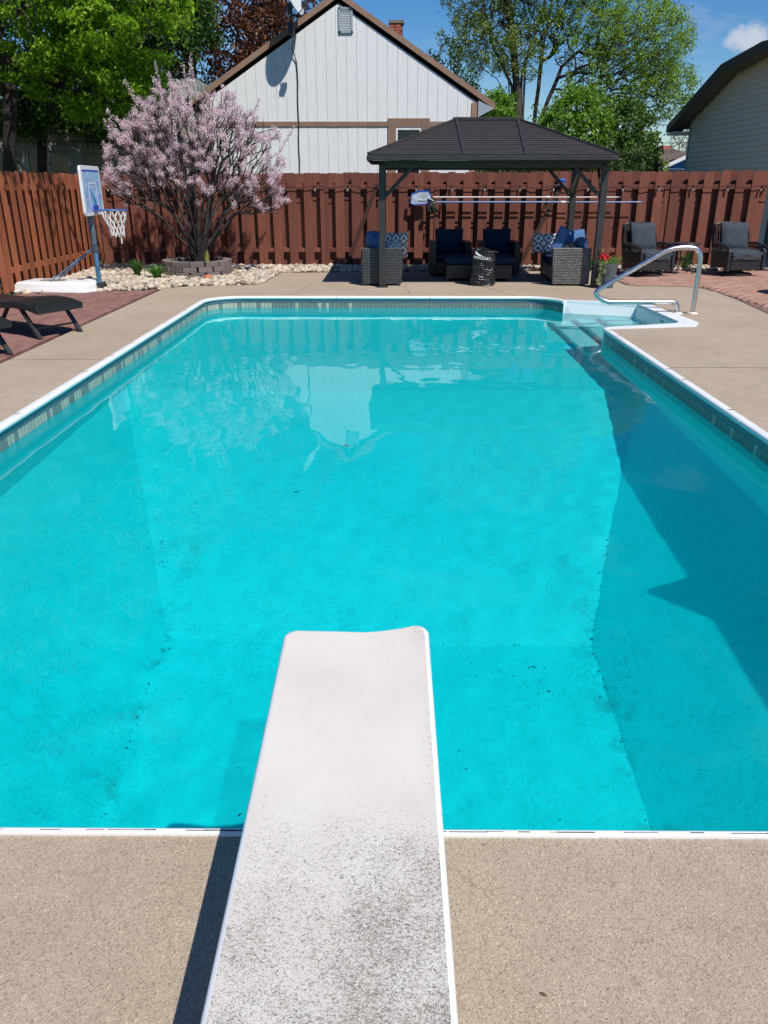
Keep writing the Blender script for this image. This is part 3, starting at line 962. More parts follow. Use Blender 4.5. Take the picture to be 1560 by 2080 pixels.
def brick_patio(name, x0, x1, y0, y1, inside, mat, ang, gap, light_first):
    base_poly = None
    parent = thing(name, None, None); parent['kind'] = 'structure'
    ca, sa = math.cos(ang), math.sin(ang)
    ox, oy = (x0 + x1) / 2, (y0 + y1) / 2; L = max(x1 - x0, y1 - y0) * .75
    spots = []
    for r in range(int(-L / bh), int(L / bh)):
        for c in range(int(-L / bw), int(L / bw)):
            u = c * bw + (bw / 2 if r % 2 else 0); w = r * bh
            x = ox + u * ca - w * sa; y = oy + u * sa + w * ca
            if x0 <= x <= x1 and y0 <= y <= y1 and inside(x, y): spots.append((x, y))
    spots.sort(key=lambda p: light_first(*p))
    mb = MB(); mb.bb((-bw / 2 + gap, -bh / 2 + gap, -.05), (bw / 2 - gap, bh / 2 - gap, 0)); me_ = mb.mesh('brick', bev=.004); me_.materials.append(mat)
    R = random.Random(3)
    for (x, y) in spots[:300]:
        o = bpy.data.objects.new('brick', me_); C.objects.link(o); o.parent = parent
        o.location = (x, y, -.001 + R.uniform(-.003, .002)); o.rotation_euler = (R.gauss(0, .004), R.gauss(0, .004), ang + R.gauss(0, .006))
    if spots[300:]:
        mb = MB()
        Rz = Matrix.Rotation(ang, 3, 'Z')
        for (x, y) in spots[300:]:
            mb.box((x, y, -.026 + R.uniform(-.003, .002)), (bw - 2 * gap, bh - 2 * gap, .05), Rz)
        o = mb.build('brick_field', mat, parent); o['kind'] = 'stuff'
    return parent


camdist = lambda x, y: x * x + y * y
pl = brick_patio('brick_patio', -7.4, -3.93, 5.0, 13.95, lambda x, y: x < -4.02 and y < 13.36 + (x + 6.2) * .25 and (x > -6.2 or y < 12.6) and x > -y * .52 - .2, M_brickL, math.radians(90), .003, lambda x, y: camdist(x, y))
edge_pts = [(4.30, 15.75), (4.26, 14.62), (4.45, 14.45), (4.9, 14.42), (5.25, 14.42), (5.45, 14.15), (5.52, 13.6), (5.47, 12.6), (5.31, 11.2)]
def right_in(x, y):
    if y > 17.15 or y < 10.9: return False
    if y > 14.62: return x > 4.40
    if y > 14.15: return x > 5.62 or (x > 4.45 and y > 14.50)
    return x > 5.62
pr = brick_patio('brick_patio', 4.3, 9.6, 10.9, 17.2, lambda x, y: right_in(x, y) and x < y * .56 + .2 and (x < 9.5), M_brickR, math.radians(9), .003, lambda x, y: camdist(x, y))
sheet('patio_base', [(-9, 4), (-9, 13.2), (-6.35, 13.4), (-3.93, 13.95), (-3.93, 4)], None, -.045, simple('paver_sand', (.15, .09, .075), .95, .3, 20, rnd=False))
sheet('patio_base', [(5.2, 9), (5.31, 11.2), (5.47, 12.6), (5.52, 13.6), (5.45, 14.15), (5.25, 14.42), (4.9, 14.42), (4.45, 14.45), (4.26, 14.62), (4.3, 17.3), (9.6, 17.3), (9.6, 9)], None, -.018, simple('paver_sand_pink', (.22, .12, .09), .95, .3, 20, rnd=False))
# dark edging between deck and the salmon pavers
m = MB()
ep = [(4.30, 17.0), (4.30, 15.75), (4.26, 14.62), (4.45, 14.45), (4.9, 14.42), (5.25, 14.42), (5.45, 14.15), (5.52, 13.6), (5.47, 12.6), (5.31, 11.2), (5.2, 9)]
for i in range(len(ep) - 1): m.bar((*ep[i], -.01), (*ep[i + 1], -.01), .035, .03)
tag(m.build('patio_edging', M_patio_line), kind='structure')

# ------------------------------------------------------------------ river rock bed
bed = [(-6.3, 13.45), (-4.9, 13.62), (-3.95, 13.98), (-3.72, 14.30), (-3.3, 14.48), (-2.93, 14.5), (-2.42, 14.60), (-2.31, 14.95), (-2.26, 15.9), (-2.23, 16.72), (-1.28, 16.78), (3.9, 17.1), (4.3, 17.2), (9.6, 17.3), (9.6, 18.2), (-6.3, 18.2)]
bed = [(-6.3, 13.45), (-4.9, 13.62), (-3.95, 13.98), (-3.72, 14.30), (-3.3, 14.48), (-2.93, 14.5), (-2.42, 14.60), (-2.31, 14.95), (-2.26, 15.9), (-2.23, 16.72), (-1.28, 16.78), (3.9, 17.1), (4.3, 17.2), (9.6, 17.3), (9.6, 18.2), (-6.3, 18.2)]
sheet('rock_bed_soil', bed, None, -.02, M_tan)


def inside(poly, x, y):
    c = False; n = len(poly)
    for i in range(n):
        x1, y1 = poly[i]; x2, y2 = poly[(i + 1) % n]
        if (y1 > y) != (y2 > y) and x < (x2 - x1) * (y - y1) / (y2 - y1) + x1: c = not c
    return c


def ico():
    bm_ = bmesh.new(); bmesh.ops.create_icosphere(bm_, subdivisions=2, radius=1)
    v_ = np.array([q.co[:] for q in bm_.verts]); f_ = np.array([[w.index for w in q.verts] for q in bm_.faces]); bm_.free(); return v_, f_


IV, IF = ico()


def rock_field(n, poly, smin, smax, excl=None, seed=1):
    R = np.random.default_rng(seed); V = []; F = []; o = 0
    xs = [p[0] for p in poly]; ys = [p[1] for p in poly]; k = 0
    while k < n:
        x = R.uniform(min(xs), max(xs)); y = R.uniform(min(ys), max(ys))
        if not inside(poly, x, y) or (excl and excl(x, y)): continue
        k += 1
        s_ = R.uniform(smin, smax) * (1.35 if R.random() < .12 else 1); sc = np.array([s_ * R.uniform(.8, 1.4), s_ * R.uniform(.7, 1.1), s_ * R.uniform(.45, .8)])
        v_ = IV * (1 + .13 * np.sin(IV @ R.normal(size=(3, 3)) * 2.3).sum(1, keepdims=True)) * sc
        a = R.uniform(0, PI); ca, sa = math.cos(a), math.sin(a); b_ = R.normal(0, .25); cb_, sb = math.cos(b_), math.sin(b_)
        v_ = v_ @ np.array([[1, 0, 0], [0, cb_, -sb], [0, sb, cb_]]) @ np.array([[ca, -sa, 0], [sa, ca, 0], [0, 0, 1]])
        V.append(v_ + [x, y, R.uniform(0, .035)]); F.append(IF + o); o += len(IV)
    return np.concatenate(V), np.concatenate(F)


ring_c = (-3.84, 16.30); ring_r = .62
exc = lambda x, y: math.hypot(x - ring_c[0], y - ring_c[1]) < ring_r - .02
V, F = rock_field(2900, bed[:11] + [(-1.2, 18.05), (-6.25, 18.05)], .034, .062, exc)
o = np_mesh('river_rocks', V, F, M_rocks, None, True); o['kind'] = 'stuff'
V, F = rock_field(900, [(-1.28, 16.85), (3.9, 17.15), (9.4, 17.35), (9.4, 18.0), (-1.28, 18.0)], .035, .06, None, 5)
o = np_mesh('river_rocks', V, F, M_rocks, None, True); o['kind'] = 'stuff'
mb = MB(); mb.add([tuple(q * np.array([.075, .06, .055]) * (1 + .1 * math.sin(9 * q[0] + 5 * q[1]))) for q in IV], [tuple(int(i) for i in q) for q in IF])
o = mb.build('rock', M_rust, smooth=True); o.location = (-3.42, 15.25, .06); tag(o, 'orange red rock lying among pale river stones by the block ring', 'rock')

# ring of retaining blocks round the blossoming tree
ring = thing('planter_ring', 'low curved retaining ring of brown blocks round the pink blossoming tree', 'planter', (*ring_c, 0))
nb_ = 14
mb = MB(); w2 = PI * ring_r / nb_
mb.prism([(-w2 + .004, -.075), (w2 - .004, -.075), (w2 * .80, .075), (-w2 * .80, .075)], 0, .098)
blk = mb.mesh('block', bev=.007); blk.materials.append(M_block)
R = random.Random(5)
for c in range(3):
    for i in range(nb_):
        t = 2 * PI * (i + .5 * (c % 2)) / nb_
        if c == 2 and 1.0 < t < 2.2: continue
        o = bpy.data.objects.new('block', blk); C.objects.link(o); o.parent = ring
        rr_ = ring_r - c * .012
        o.location = (math.cos(t) * rr_, math.sin(t) * rr_, .0 + c * .10); o.rotation_euler = (R.gauss(0, .01), 0, t + PI / 2 + R.gauss(0, .015))
mb = MB(); mb.lathe([(.0, .20), (ring_r - .09, .20)], 20, caps=False); o = mb.build('planting_soil', simple('dark_soil', (.05, .04, .03), .95, .4, 20, .8, .02), ring)

# ------------------------------------------------------------------ fences
def fence_board_mesh(w, h, name='fence_board'):
    mb = MB(); c = .035
    mb.prism([(-w / 2, 0), (w / 2, 0), (w / 2, h - c), (w / 2 - c, h), (-w / 2 + c, h), (-w / 2, h - c)], -.009, .009, 'y')
    return mb.mesh(name)


def shadowbox(name, label, p, q, h0, h1, mat, rail_off=.0, start_phase=0.0, pitch=.34, w=.19, posts=None):
    """boards alternate in front of and behind the rails; p->q along the fence, front side to the right of travel"""
    P = Vector((*p, 0)); Q = Vector((*q, 0)); L = (Q - P).length; a = math.atan2(Q.y - P.y, Q.x - P.x)
    root = thing(name, label, 'fence', (*p, 0), a)
    n = int(L / pitch) + 1
    R = random.Random(len(name) + int(L * 10))
    cache = {}
    for i in range(n):
        for side in (0, 1):
            x = start_phase + i * pitch + (pitch / 2 if side else 0)
            if x > L or x < 0: continue
            h = h0 + (h1 - h0) * x / L + R.choice((-.008, 0, .006))
            key = (round(h, 2), side)
            if key not in cache:
                cache[key] = fence_board_mesh(w + .055 * side, key[0] - .03); cache[key].materials.append(mat)
            o = bpy.data.objects.new('board', cache[key]); C.objects.link(o); o.parent = root
            o.location = (x + R.gauss(0, .003), (.0 if side == 0 else .118), .03); o.rotation_euler = (R.gauss(0, .004), R.gauss(0, .003), 0)
    for z in (.345, 1.627 if h0 > 1.8 else 1.4):
        x = 0
        while x < L:
            e = min(L, x + 2.4); mb = MB(); mb.bb((x + .002, .012, z - .045), (e - .002, .107, z + .045)); mb.build('rail', mat, root, bev=.003); x = e
    for x in (posts or []):
        mb = MB(); mb.bb((x - .045, -.012 - .095, .0), (x + .045, -.0105, h0 - .30)); mb.build('post', mat, root, bev=.004)
    return root


fb = shadowbox('wooden_fence', 'long red brown board on board fence running behind the gazebo', (-6.28, 18.05), (8.02, 18.05), 1.875, 1.945, M_fence, start_phase=.11, posts=None)
# narrow post covers seen between boards
for x in (4.83, 7.28, 9.72, 12.17):
    mb = MB(); mb.bb((x - .045, -.030, .02), (x + .045, -.012, 1.60)); mb.build('post_cover', M_fence, fb, bev=.003)
for (a, b_) in (((-.95, .03), (-.26, 1.70)), ((2.86, .03), (3.66, 1.70))):  # thin dark planks standing in for two diagonal shadows on the boards
    mb = MB(); mb.bar((a[0] + 6.28, -.028, a[1]), (b_[0] + 6.28, -.028, b_[1]), .085, .02, (0, 1, 0)); mb.build('diagonal_shadow', simple('painted_shadow_brown', (.05, .022, .016), .85, .3, 10, .3), fb)
fl = shadowbox('wooden_fence', 'orange brown board fence on the side of the yard behind the basketball hoop', (-6.30, 13.35), (-6.30, 18.0), 1.87, 1.87, M_fence_left, start_phase=.10, pitch=.30, w=.15)
# front of that fence must face +x: rails and hidden boards sit on the far side
fl.scale = (1, 1, 1)
fn = shadowbox('gate_panel', 'lower orange fence panel at the near end of the side fence', (-6.42, 11.9), (-6.24, 13.25), 1.66, 1.66, M_fence_left, start_phase=.06, pitch=.24, w=.15)
fn['category'] = 'gate'

# ------------------------------------------------------------------ string lights along the fence
sl = thing('string_lights', 'black string of small bulbs looped along the top of the fence', 'string lights', (0, 17.99, 1.65))
x = -6.0; pts = []; bulbs = []; R = random.Random(9)
while x < 8.0:
    bulbs.append(x)
    for k in range(5):
        t = k / 5; pts.append((x + .73 * t, R.uniform(-.005, .005), -.045 * math.sin(PI * t) + R.uniform(-.006, .006)))
    x += .73
mb = MB(); mb.tube(pts, .008, 5); mb.build('cable', M_cable, sl)
for bx in bulbs:
    tlt = R.uniform(-.25, .25)
    Rm = Matrix.Rotation(tlt, 3, 'Y')
    mb = MB(); mb.lathe([(.006, .01), (.017, .0), (.019, -.045), (.014, -.06)], 8)
    mb.v = [tuple(Rm @ Vector(q) + Vector((bx, -.012, 0))) for q in mb.v]; s_ = mb.build('socket', M_cable, sl, smooth=True)
    mb = MB(); mb.lathe([(.012, -.058), (.022, -.085), (.020, -.110), (.006, -.128)], 8)
    mb.v = [tuple(Rm @ Vector(q) + Vector((bx, -.012, 0))) for q in mb.v]; mb.build('bulb', M_bulb, sl, smooth=True)

# ------------------------------------------------------------------ pool poles hung on the fence
def pole(name, label, x0, x1, z, y, mat, r=.014):
    t = thing(name, label, 'pool pole', (x0, y, z))
    xm = x0 + (x1 - x0) * .62
    mb = MB(); mb.tube([(0, 0, 0), (xm - x0, 0, 0)], r, 10); mb.build('outer_tube', mat, t, smooth=True)
    mb = MB(); mb.tube([(xm - x0, 0, 0), (x1 - x0, 0, 0)], r * .78, 10); mb.build('inner_tube', mat, t, smooth=True)
    mb = MB(); mb.tube([(xm - x0 - .06, 0, 0), (xm - x0 + .04, 0, 0)], r * 1.5, 10); mb.build('clamp', M_white, t, smooth=True)
    mb = MB(); mb.tube([(x1 - x0 - .02, 0, 0), (x1 - x0 + .03, 0, 0)], r, 8); mb.build('end_cap', M_softdark, t)
    return t


p1 = pole('pool_pole', 'white telescopic pole hung on the fence, upper of two, carrying the leaf net', .92, 4.84, 1.425, 17.86, M_poleal)
p2 = pole('pool_pole', 'blue telescopic pole hung on the fence just below the white one', .98, 5.34, 1.330, 17.86, M_polebl)
# leaf skimmer head on the white pole
mb = MB()
out = [(-.04, .0), (-.10, .115), (-.28, .12), (-.46, .06), (-.48, -.12), (-.40, -.15), (-.14, -.13)]
mb.tube([(a, 0, b_) for a, b_ in out], .014, 6, closed=True)
sk = mb.build('net_frame', M_brush, p1, smooth=True)
mb = MB(); mb.prism(out, -.004, .004, 'y')
mb.build('net_mesh', simple('pale_net', (.42, .50, .60), .8, .35, 18, .6, .01), p1)
mb = MB(); mb.tube([(-.04, 0, -.02), (-.16, -.02, -.06), (-.30, -.02, -.05)], .006, 5); mb.build('net_bow', M_offwhite, p1)
# dark net bag on the blue pole
mb = MB()
for k in range(14):
    R_ = random.Random(k); mb.tube([(-.02 - R_.uniform(0, .16), R_.uniform(-.03, .01), .06 - R_.uniform(0, .05)), (-.10 - R_.uniform(-.06, .1), R_.uniform(-.05, 0), -.05 - R_.uniform(0, .08)), (-.05 - R_.uniform(-.06, .12), R_.uniform(-.04, 0), -.14 - R_.uniform(0, .08))], R_.uniform(.012, .028), 6)
mb.build('net_bag', M_drybrush, p2, smooth=True)
mb = MB(); mb.bar((-.18, -.03, .09), (-.05, -.04, .02), .02, .015); mb.bar((-.02, -.04, .0), (-.14, -.04, -.07), .012, .012); mb.build('net_handle', M_offwhite, p2)
# wall hooks
for x in (1.18, 3.36):
    t = thing('pole_hook', 'small black hook holding the poles, ' + ('near the leaf net' if x < 2 else 'at the middle of the poles'), 'hook', (x, 18.03, 1.38))
    mb = MB(); mb.bar((0, .0, .10), (0, -.02, -.12), .03, .02); mb.bar((0, -.01, .02), (0, -.19, .025), .02, .012); mb.bar((0, -.01, -.075), (0, -.19, -.07), .02, .012); mb.build('bracket', M_blackmetal, t)
# blue brush
t = thing('pool_brush', 'small blue pool brush head hooked over the fence rail by the back gazebo post', 'brush', (3.62, 17.96, 1.735))
mb = MB(); mb.tube([(-.07, 0, -.03), (-.05, 0, .02), (.05, 0, .03), (.09, 0, -.01)], [.018, .03, .03, .02], 8); mb.build('brush_head', M_brush, t, smooth=True)
mb = MB(); mb.bb((-.07, -.02, -.075), (.08, .02, -.02)); mb.build('bristles', M_towel, t)

# ------------------------------------------------------------------ gazebo
gz = thing('gazebo', 'dark metal hardtop gazebo standing over the patio seats behind the pool', 'gazebo', (0, 0, 0))
GX0, GX1, GY0, GY1 = -.355, 3.685, 13.92, 16.92
PX0, PX1, PY0, PY1 = -.13, 3.60, 14.30, 16.62
EZ, RZ = 2.115, 2.72
for (x, y) in ((PX0, PY0), (PX1, PY0), (PX0, PY1), (PX1, PY1)):
    mb = MB(); mb.bb((x - .055, y - .055, .01), (x + .055, y + .055, 1.98)); pst = mb.build('post', M_gazmetal, gz, bev=.006)
    mb = MB(); mb.bb((x - .10, y - .10, 0), (x + .10, y + .10, .012)); mb.build('base_plate', M_gazmetal, pst)
for (a, b_) in (((PX0, PY0), (PX1, PY0)), ((PX0, PY1), (PX1, PY1)), ((PX0, PY0), (PX0, PY1)), ((PX1, PY0), (PX1, PY1))):
    mb = MB(); mb.bar((*a, 1.985), (*b_, 1.985), .06, .11); mb.build('beam', M_gazmetal, gz, bev=.004)
for x in (PX0, PX1):
    s_ = 1 if x == PX0 else -1
    for y in (PY0, PY1):
        mb = MB(); mb.bar((x + s_ * .05, y, 1.48), (x + s_ * .50, y, 1.93), .04, .055); mb.build('knee_brace', M_gazmetal, gz, bev=.004)
        q = 1 if y == PY0 else -1
        mb = MB(); mb.bar((x, y + q * .05, 1.48), (x, y + q * .50, 1.93), .04, .055); mb.build('knee_brace', M_gazmetal, gz, bev=.004)
mb = MB()
for (a, b_) in (((GX0, GY0), (GX1, GY0)), ((GX1, GY0), (GX1, GY1)), ((GX1, GY1), (GX0, GY1)), ((GX0, GY1), (GX0, GY0))):
    mb.bar((*a, EZ - .045), (*b_, EZ - .045), .05, .075)
mb.build('gutter', M_gazmetal, gz, bev=.006)
rxa, rxb, ry = 1.17, 2.25, 15.42


def lapped(name, A, B, Cc, D, rows, parent):
    """roof panel between the eave A-B and the top D-C made of overlapping horizontal laps"""
    A, B, Cc, D = map(Vector, (A, B, Cc, D)); nrm = (B - A).cross(D - A).normalized()
    if nrm.z < 0: nrm = -nrm
    mb = MB()
    for i in range(rows):
        t0, t1 = i / rows, (i + 1) / rows
        a, b_, c, d = A.lerp(D, t0), B.lerp(Cc, t0), B.lerp(Cc, t1), A.lerp(D, t1)
        up = nrm * .020
        vs = [a + up, b_ + up, c + nrm * .003, d + nrm * .003, a, b_]
        mb.add(vs, [(0, 1, 2, 3), (4, 5, 1, 0)])
    o = mb.build(name, M_gazroof, parent)
    return o


e0 = EZ
P0, P1, P2, P3 = (GX0, GY0, e0), (GX1, GY0, e0), (GX1, GY1, e0), (GX0, GY1, e0)
Ra, Rb = (rxa, ry, RZ), (rxb, ry, RZ)
fxa, fxb = rxa - .02, rxb - .0
lapped('roof_panel', P0, (rxa + .03, GY0, e0), Ra, Ra, 19, gz)
lapped('roof_panel', (rxa + .03, GY0, e0), (rxb - .05, GY0, e0), Rb, Ra, 19, gz)
lapped('roof_panel', (rxb - .05, GY0, e0), P1, Rb, Rb, 19, gz)
lapped('roof_panel', P1, P2, Rb, Rb, 19, gz)
lapped('roof_panel', P2, P3, Ra, Rb, 19, gz)
lapped('roof_panel', P3, P0, Ra, Ra, 19, gz)
for (a, b_) in ((P0, Ra), (P1, Rb), (P2, Rb), (P3, Ra), ((rxa + .03, GY0, e0), Ra), ((rxb - .05, GY0, e0), Rb)):
    mb = MB(); mb.bar(Vector(a) + Vector((0, 0, .018)), Vector(b_) + Vector((0, 0, .02)), .055, .035); mb.build('hip_cap', M_gazmetal, gz, bev=.004)
mb = MB(); mb.bar((rxa - .06, ry, RZ + .02), (rxb + .06, ry, RZ + .02), .14, .05); mb.build('ridge_cap', M_gazmetal, gz, bev=.006)

# ------------------------------------------------------------------ wicker patio furniture
def armchair(name, label, w, d, loc, rz, arm=.11, seats=1, pillow=None, mat=M_wick, cmat=M_navy, arm_h=.64, cat='armchair', backs=True):
    t = thing(name, label, cat, loc, rz, None)
    # local: front faces -y
    for s_ in (-1, 1):
        x0 = s_ * w / 2; x1 = s_ * (w / 2 - arm)
        mb = MB(); a, b_ = sorted((x0, x1))
        mb.prism([(-d / 2 + .02, .03), (d / 2, .03), (d / 2, arm_h), (-d / 2 - .015, arm_h)], a, b_, 'x'); mb.build('arm', mat, t, bev=.008)
    mb = MB(); mb.bb((-w / 2 + arm, d / 2 - .13, .28), (w / 2 - arm, d / 2 - .01, .60)); mb.build('backrest', mat, t, bev=.01)
    mb = MB(); mb.bb((-w / 2 + arm, -d / 2 + .03, .06), (w / 2 - arm, d / 2 - .01, .28)); mb.build('seat_base', mat, t, bev=.01)
    for sx in (-1, 1):
        for sy in (-1, 1):
            mb = MB(); mb.bb((sx * (w / 2 - .07) - .02, sy * (d / 2 - .07) - .02, 0), (sx * (w / 2 - .07) + .02, sy * (d / 2 - .07) + .02, .035)); mb.build('foot', M_blackmetal, t)
    sw = (w - 2 * arm) / seats
    for i in range(seats):
        cx = -w / 2 + arm + sw * (i + .5)
        cushion_obj('seat_cushion', sw - .01, d - .16, .15, T(cx, -.045, .355), cmat, t, puff=.08, seed=i)
        if backs: cushion_obj('back_cushion', sw + .0, .46, .17, T(cx, d / 2 - .19, .63, PI / 2 - .18), cmat, t, puff=.2, crease=.006, seed=i + 3)
    return t


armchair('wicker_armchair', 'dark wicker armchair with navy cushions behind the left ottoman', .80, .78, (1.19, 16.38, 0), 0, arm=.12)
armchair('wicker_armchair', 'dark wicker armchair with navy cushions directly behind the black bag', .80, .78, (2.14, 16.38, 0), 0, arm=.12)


def ottoman(label, loc):
    t = thing('ottoman', label, 'ottoman', loc)
    mb = MB(); mb.bb((-.30, -.27, .05), (.30, .27, .30)); mb.build('wicker_body', M_wick, t, bev=.01)
    for sx in (-1, 1):
        for sy in (-1, 1):
            mb = MB(); mb.bb((sx * .26 - .02, sy * .23 - .02, 0), (sx * .26 + .02, sy * .23 + .02, .05)); mb.build('foot', M_blackmetal, t)
    cushion_obj('cushion', .62, .57, .17, T(0, 0, .375), M_navy, t, puff=.08)


ottoman('square wicker ottoman with navy cushion to the left of the black bag', (1.345, 15.42, 0))
ottoman('square wicker ottoman with navy cushion partly hidden behind the black bag', (1.98, 15.42, 0))

# left loveseat: its arm panel faces the camera, seat looks to the right (+x)
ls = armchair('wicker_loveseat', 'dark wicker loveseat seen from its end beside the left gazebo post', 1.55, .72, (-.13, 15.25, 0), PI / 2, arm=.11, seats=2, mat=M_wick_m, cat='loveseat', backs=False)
rs = armchair('wicker_loveseat', 'sunlit wicker loveseat seen from its end beside the right gazebo post', 1.75, .66, (3.26, 15.35, 0), -PI / 2 + math.radians(-3), arm=.11, seats=2, mat=M_wick_l, cat='loveseat', backs=False)


def pillow(label, loc, rx, rz, w=.48, h=.44, mat=None, ry=0):
    t = thing('throw_pillow', label, 'pillow', loc)
    cushion_obj('cover', w, h, .15, T(0, 0, 0, rx, ry, rz), mat or M_pattern, t, puff=.7)


pillow('navy and cream diamond patterned pillow at the far end of the sunlit loveseat', (3.06, 16.05, .62), PI / 2 - .1, .12, w=.60, h=.36)
pillow('cream diamond patterned pillow behind the blue towels on the sunlit loveseat', (3.26, 15.1, .64), PI / 2 - .5, -.5, h=.36)
pillow('dark diamond patterned pillow on the left loveseat beside the gazebo post', (.12, 15.35, .64), PI / 2 - .15, -.15, w=.44, h=.42)
pillow('pale round edged pillow peeping over the arm of the left loveseat', (.06, 14.95, .60), PI / 2 - .6, .2, .34, .28)


def blob(mb, c, rad, rx=0, rz=0, seed=0, wob=.08):
    Rm = Matrix.Rotation(rz, 3, 'Z') @ Matrix.Rotation(rx, 3, 'X'); r_ = random.Random(seed); k = [r_.uniform(2, 5) for _ in range(3)]
    vs = []
    for q in IV:
        s_ = 1 + wob * math.sin(k[0] * q[0] + k[1] * q[1]) * math.cos(k[2] * q[2])
        sq = [math.copysign(abs(q[i]) ** .75, q[i]) * rad[i] * s_ for i in range(3)]
        vs.append(Rm @ Vector(sq) + Vector(c))
    mb.add(vs, [tuple(int(i) for i in f_) for f_ in IF])


t = thing('rolled_towel', 'rolled blue towel on the near arm of the sunlit loveseat', 'towel', (3.42, 14.62, .72))
mb = MB()
sp = [];  # spiral roll seen from its end
for i in range(60):
    a = i * .42; r_ = .018 + .0016 * i; sp.append((math.cos(a) * r_, math.sin(a) * r_))
vs = [(x, -.0 + .004 * math.sin(i), z) for i, (x, z) in enumerate(sp)] + [(x, .42, z) for x, z in sp]
n = len(sp); mb.add(vs, [(i, i + 1, n + i + 1, n + i) for i in range(n - 1)])
mb.add([(x * .9, .01, z * .9) for x, z in sp[-16:]], [tuple(range(16))])
mb.build('towel_roll', M_towel, t, smooth=True)
t = thing('folded_cushion', 'folded blue cushion leaning up beside the rolled towel on the sunlit loveseat', 'cushion', (3.02, 14.72, .70))
v_, f_ = cushion(.20, .46, .12, puff=.5); mb = MB(); mb.add([T(0, 0, .06, PI / 2 - .1, 0, 0) @ T(0, 0, 0, 0, 0, -.45) @ Vector(q) for q in v_], f_); mb.build('cover', M_towel, t, smooth=True)
t = thing('folded_cushion', 'blue cushion draped over the top of the sunlit loveseat behind the towel', 'cushion', (3.30, 14.95, .80))
v_, f_ = cushion(.46, .26, .12, puff=.5); mb = MB(); mb.add([T(0, 0, 0, .9, -.08, .1) @ Vector(q) for q in v_], f_); mb.build('cover', M_towel, t, smooth=True)
t = thing('folded_cushion', 'bundle of blue cushions heaped on the left loveseat behind the gazebo post', 'cushion', (-.28, 14.85, .72))
mb = MB(); blob(mb, (0, .1, .03), (.17, .16, .16), .2, .3, 1); blob(mb, (.05, -.06, -.02), (.14, .10, .13), .3, -.3, 2); mb.build('cover', M_towel, t, smooth=True)

# black bag with white print
t = thing('black_bag', 'shiny black plastic bag with white lettering standing in front of the ottomans', 'bag', (1.665, 14.60, 0))
mb = MB(); prof = [(.225, 0), (.235, .03), (.22, .20), (.205, .36), (.22, .50), (.215, .58), (.12, .625), (.0, .63)]
n = 20; vs = []; fs = []; R = random.Random(4)
for k_, (r_, z) in enumerate(prof):
    for j in range(n):
        a = 2 * PI * j / n; q = 1 + .06 * math.sin(3 * a + 9 * z) + .03 * math.sin(7 * a + 17 * z)
        vs.append((math.copysign(abs(math.cos(a)) ** .6, math.cos(a)) * r_ * q + .05 * (z - .3) * .3, math.copysign(abs(math.sin(a)) ** .6, math.sin(a)) * r_ * .7 * q, z + (.03 * math.cos(a + 2.5) if z > .5 else 0)))
for i in range(len(prof) - 1):
    for j in range(n): fs.append((i * n + j, i * n + (j + 1) % n, (i + 1) * n + (j + 1) % n, (i + 1) * n + j))
mb.add(vs, fs); mb.build('bag_body', M_bag, t, smooth=True)
mb = MB(); mb.tube([(.16, -.03, .58), (.23, -.05, .575), (.25, -.02, .56)], .012, 6); mb.build('drawstring', M_blackmetal, t)
cu = bpy.data.curves.new('lettering', 'FONT'); cu.body = 'HOLIDAY'; cu.size = .070; cu.extrude = .002; cu.space_character = 1.0
lo_ = bpy.data.objects.new('lettering', cu); C.objects.link(lo_)
dg = bpy.context.evaluated_depsgraph_get(); me = bpy.data.meshes.new_from_object(lo_.evaluated_get(dg)); bpy.data.objects.remove(lo_)
me.transform(T(-.19, -.175, .475, PI / 2, .12, -.06)); link('lettering', me, t, M_letter)
mb = MB(); sw = [(-.16, .56), (-.13, .53), (-.06, .51), (-.02, .50), (-.06, .525), (-.12, .56), (-.155, .60)]
mb.prism(sw, -.182, -.176, 'y'); mb.build('swoosh_print', M_letter, t)

# ------------------------------------------------------------------ flower pot
t = thing('flower_pot', 'ribbed grey pot of red flowers and trailing greenery beside the right gazebo post', 'potted plant', (3.80, 14.22, 0))
mb = MB(); prof = []
for i in range(19):
    z = i / 18 * .40; prof.append((.105 + .055 * z / .40 + (.006 if i % 2 else 0), z))
prof += [(.165, .42), (.15, .42), (.14, .38)]
mb.lathe(prof, 24); mb.build('pot', M_potgrey, t, smooth=True)
M_gl = m_leaf('pot_leaf', [(.10, .22, .03), (.16, .32, .05), (.30, .42, .16)])


def leaf_cloud(n, centre, sig, size, R, up=.0):
    """random small diamond leaves round centres"""
    c = np.asarray(centre); m_ = len(c); idx = R.integers(0, m_, n)
    P = c[idx] + R.normal(size=(n, 3)) * sig
    d1 = R.normal(size=(n, 3)); d1 /= np.linalg.norm(d1, axis=1, keepdims=True)
    d2 = np.cross(d1, R.normal(size=(n, 3)) + [0, 0, up]); d2 /= np.linalg.norm(d2, axis=1, keepdims=True) + 1e-9
    s_ = size * R.uniform(.6, 1.35, (n, 1))
    V_ = np.stack([P - d1 * s_, P + d2 * s_ * .45, P + d1 * s_, P - d2 * s_ * .45], 1).reshape(-1, 3)
    return V_, np.arange(4 * n).reshape(-1, 4)


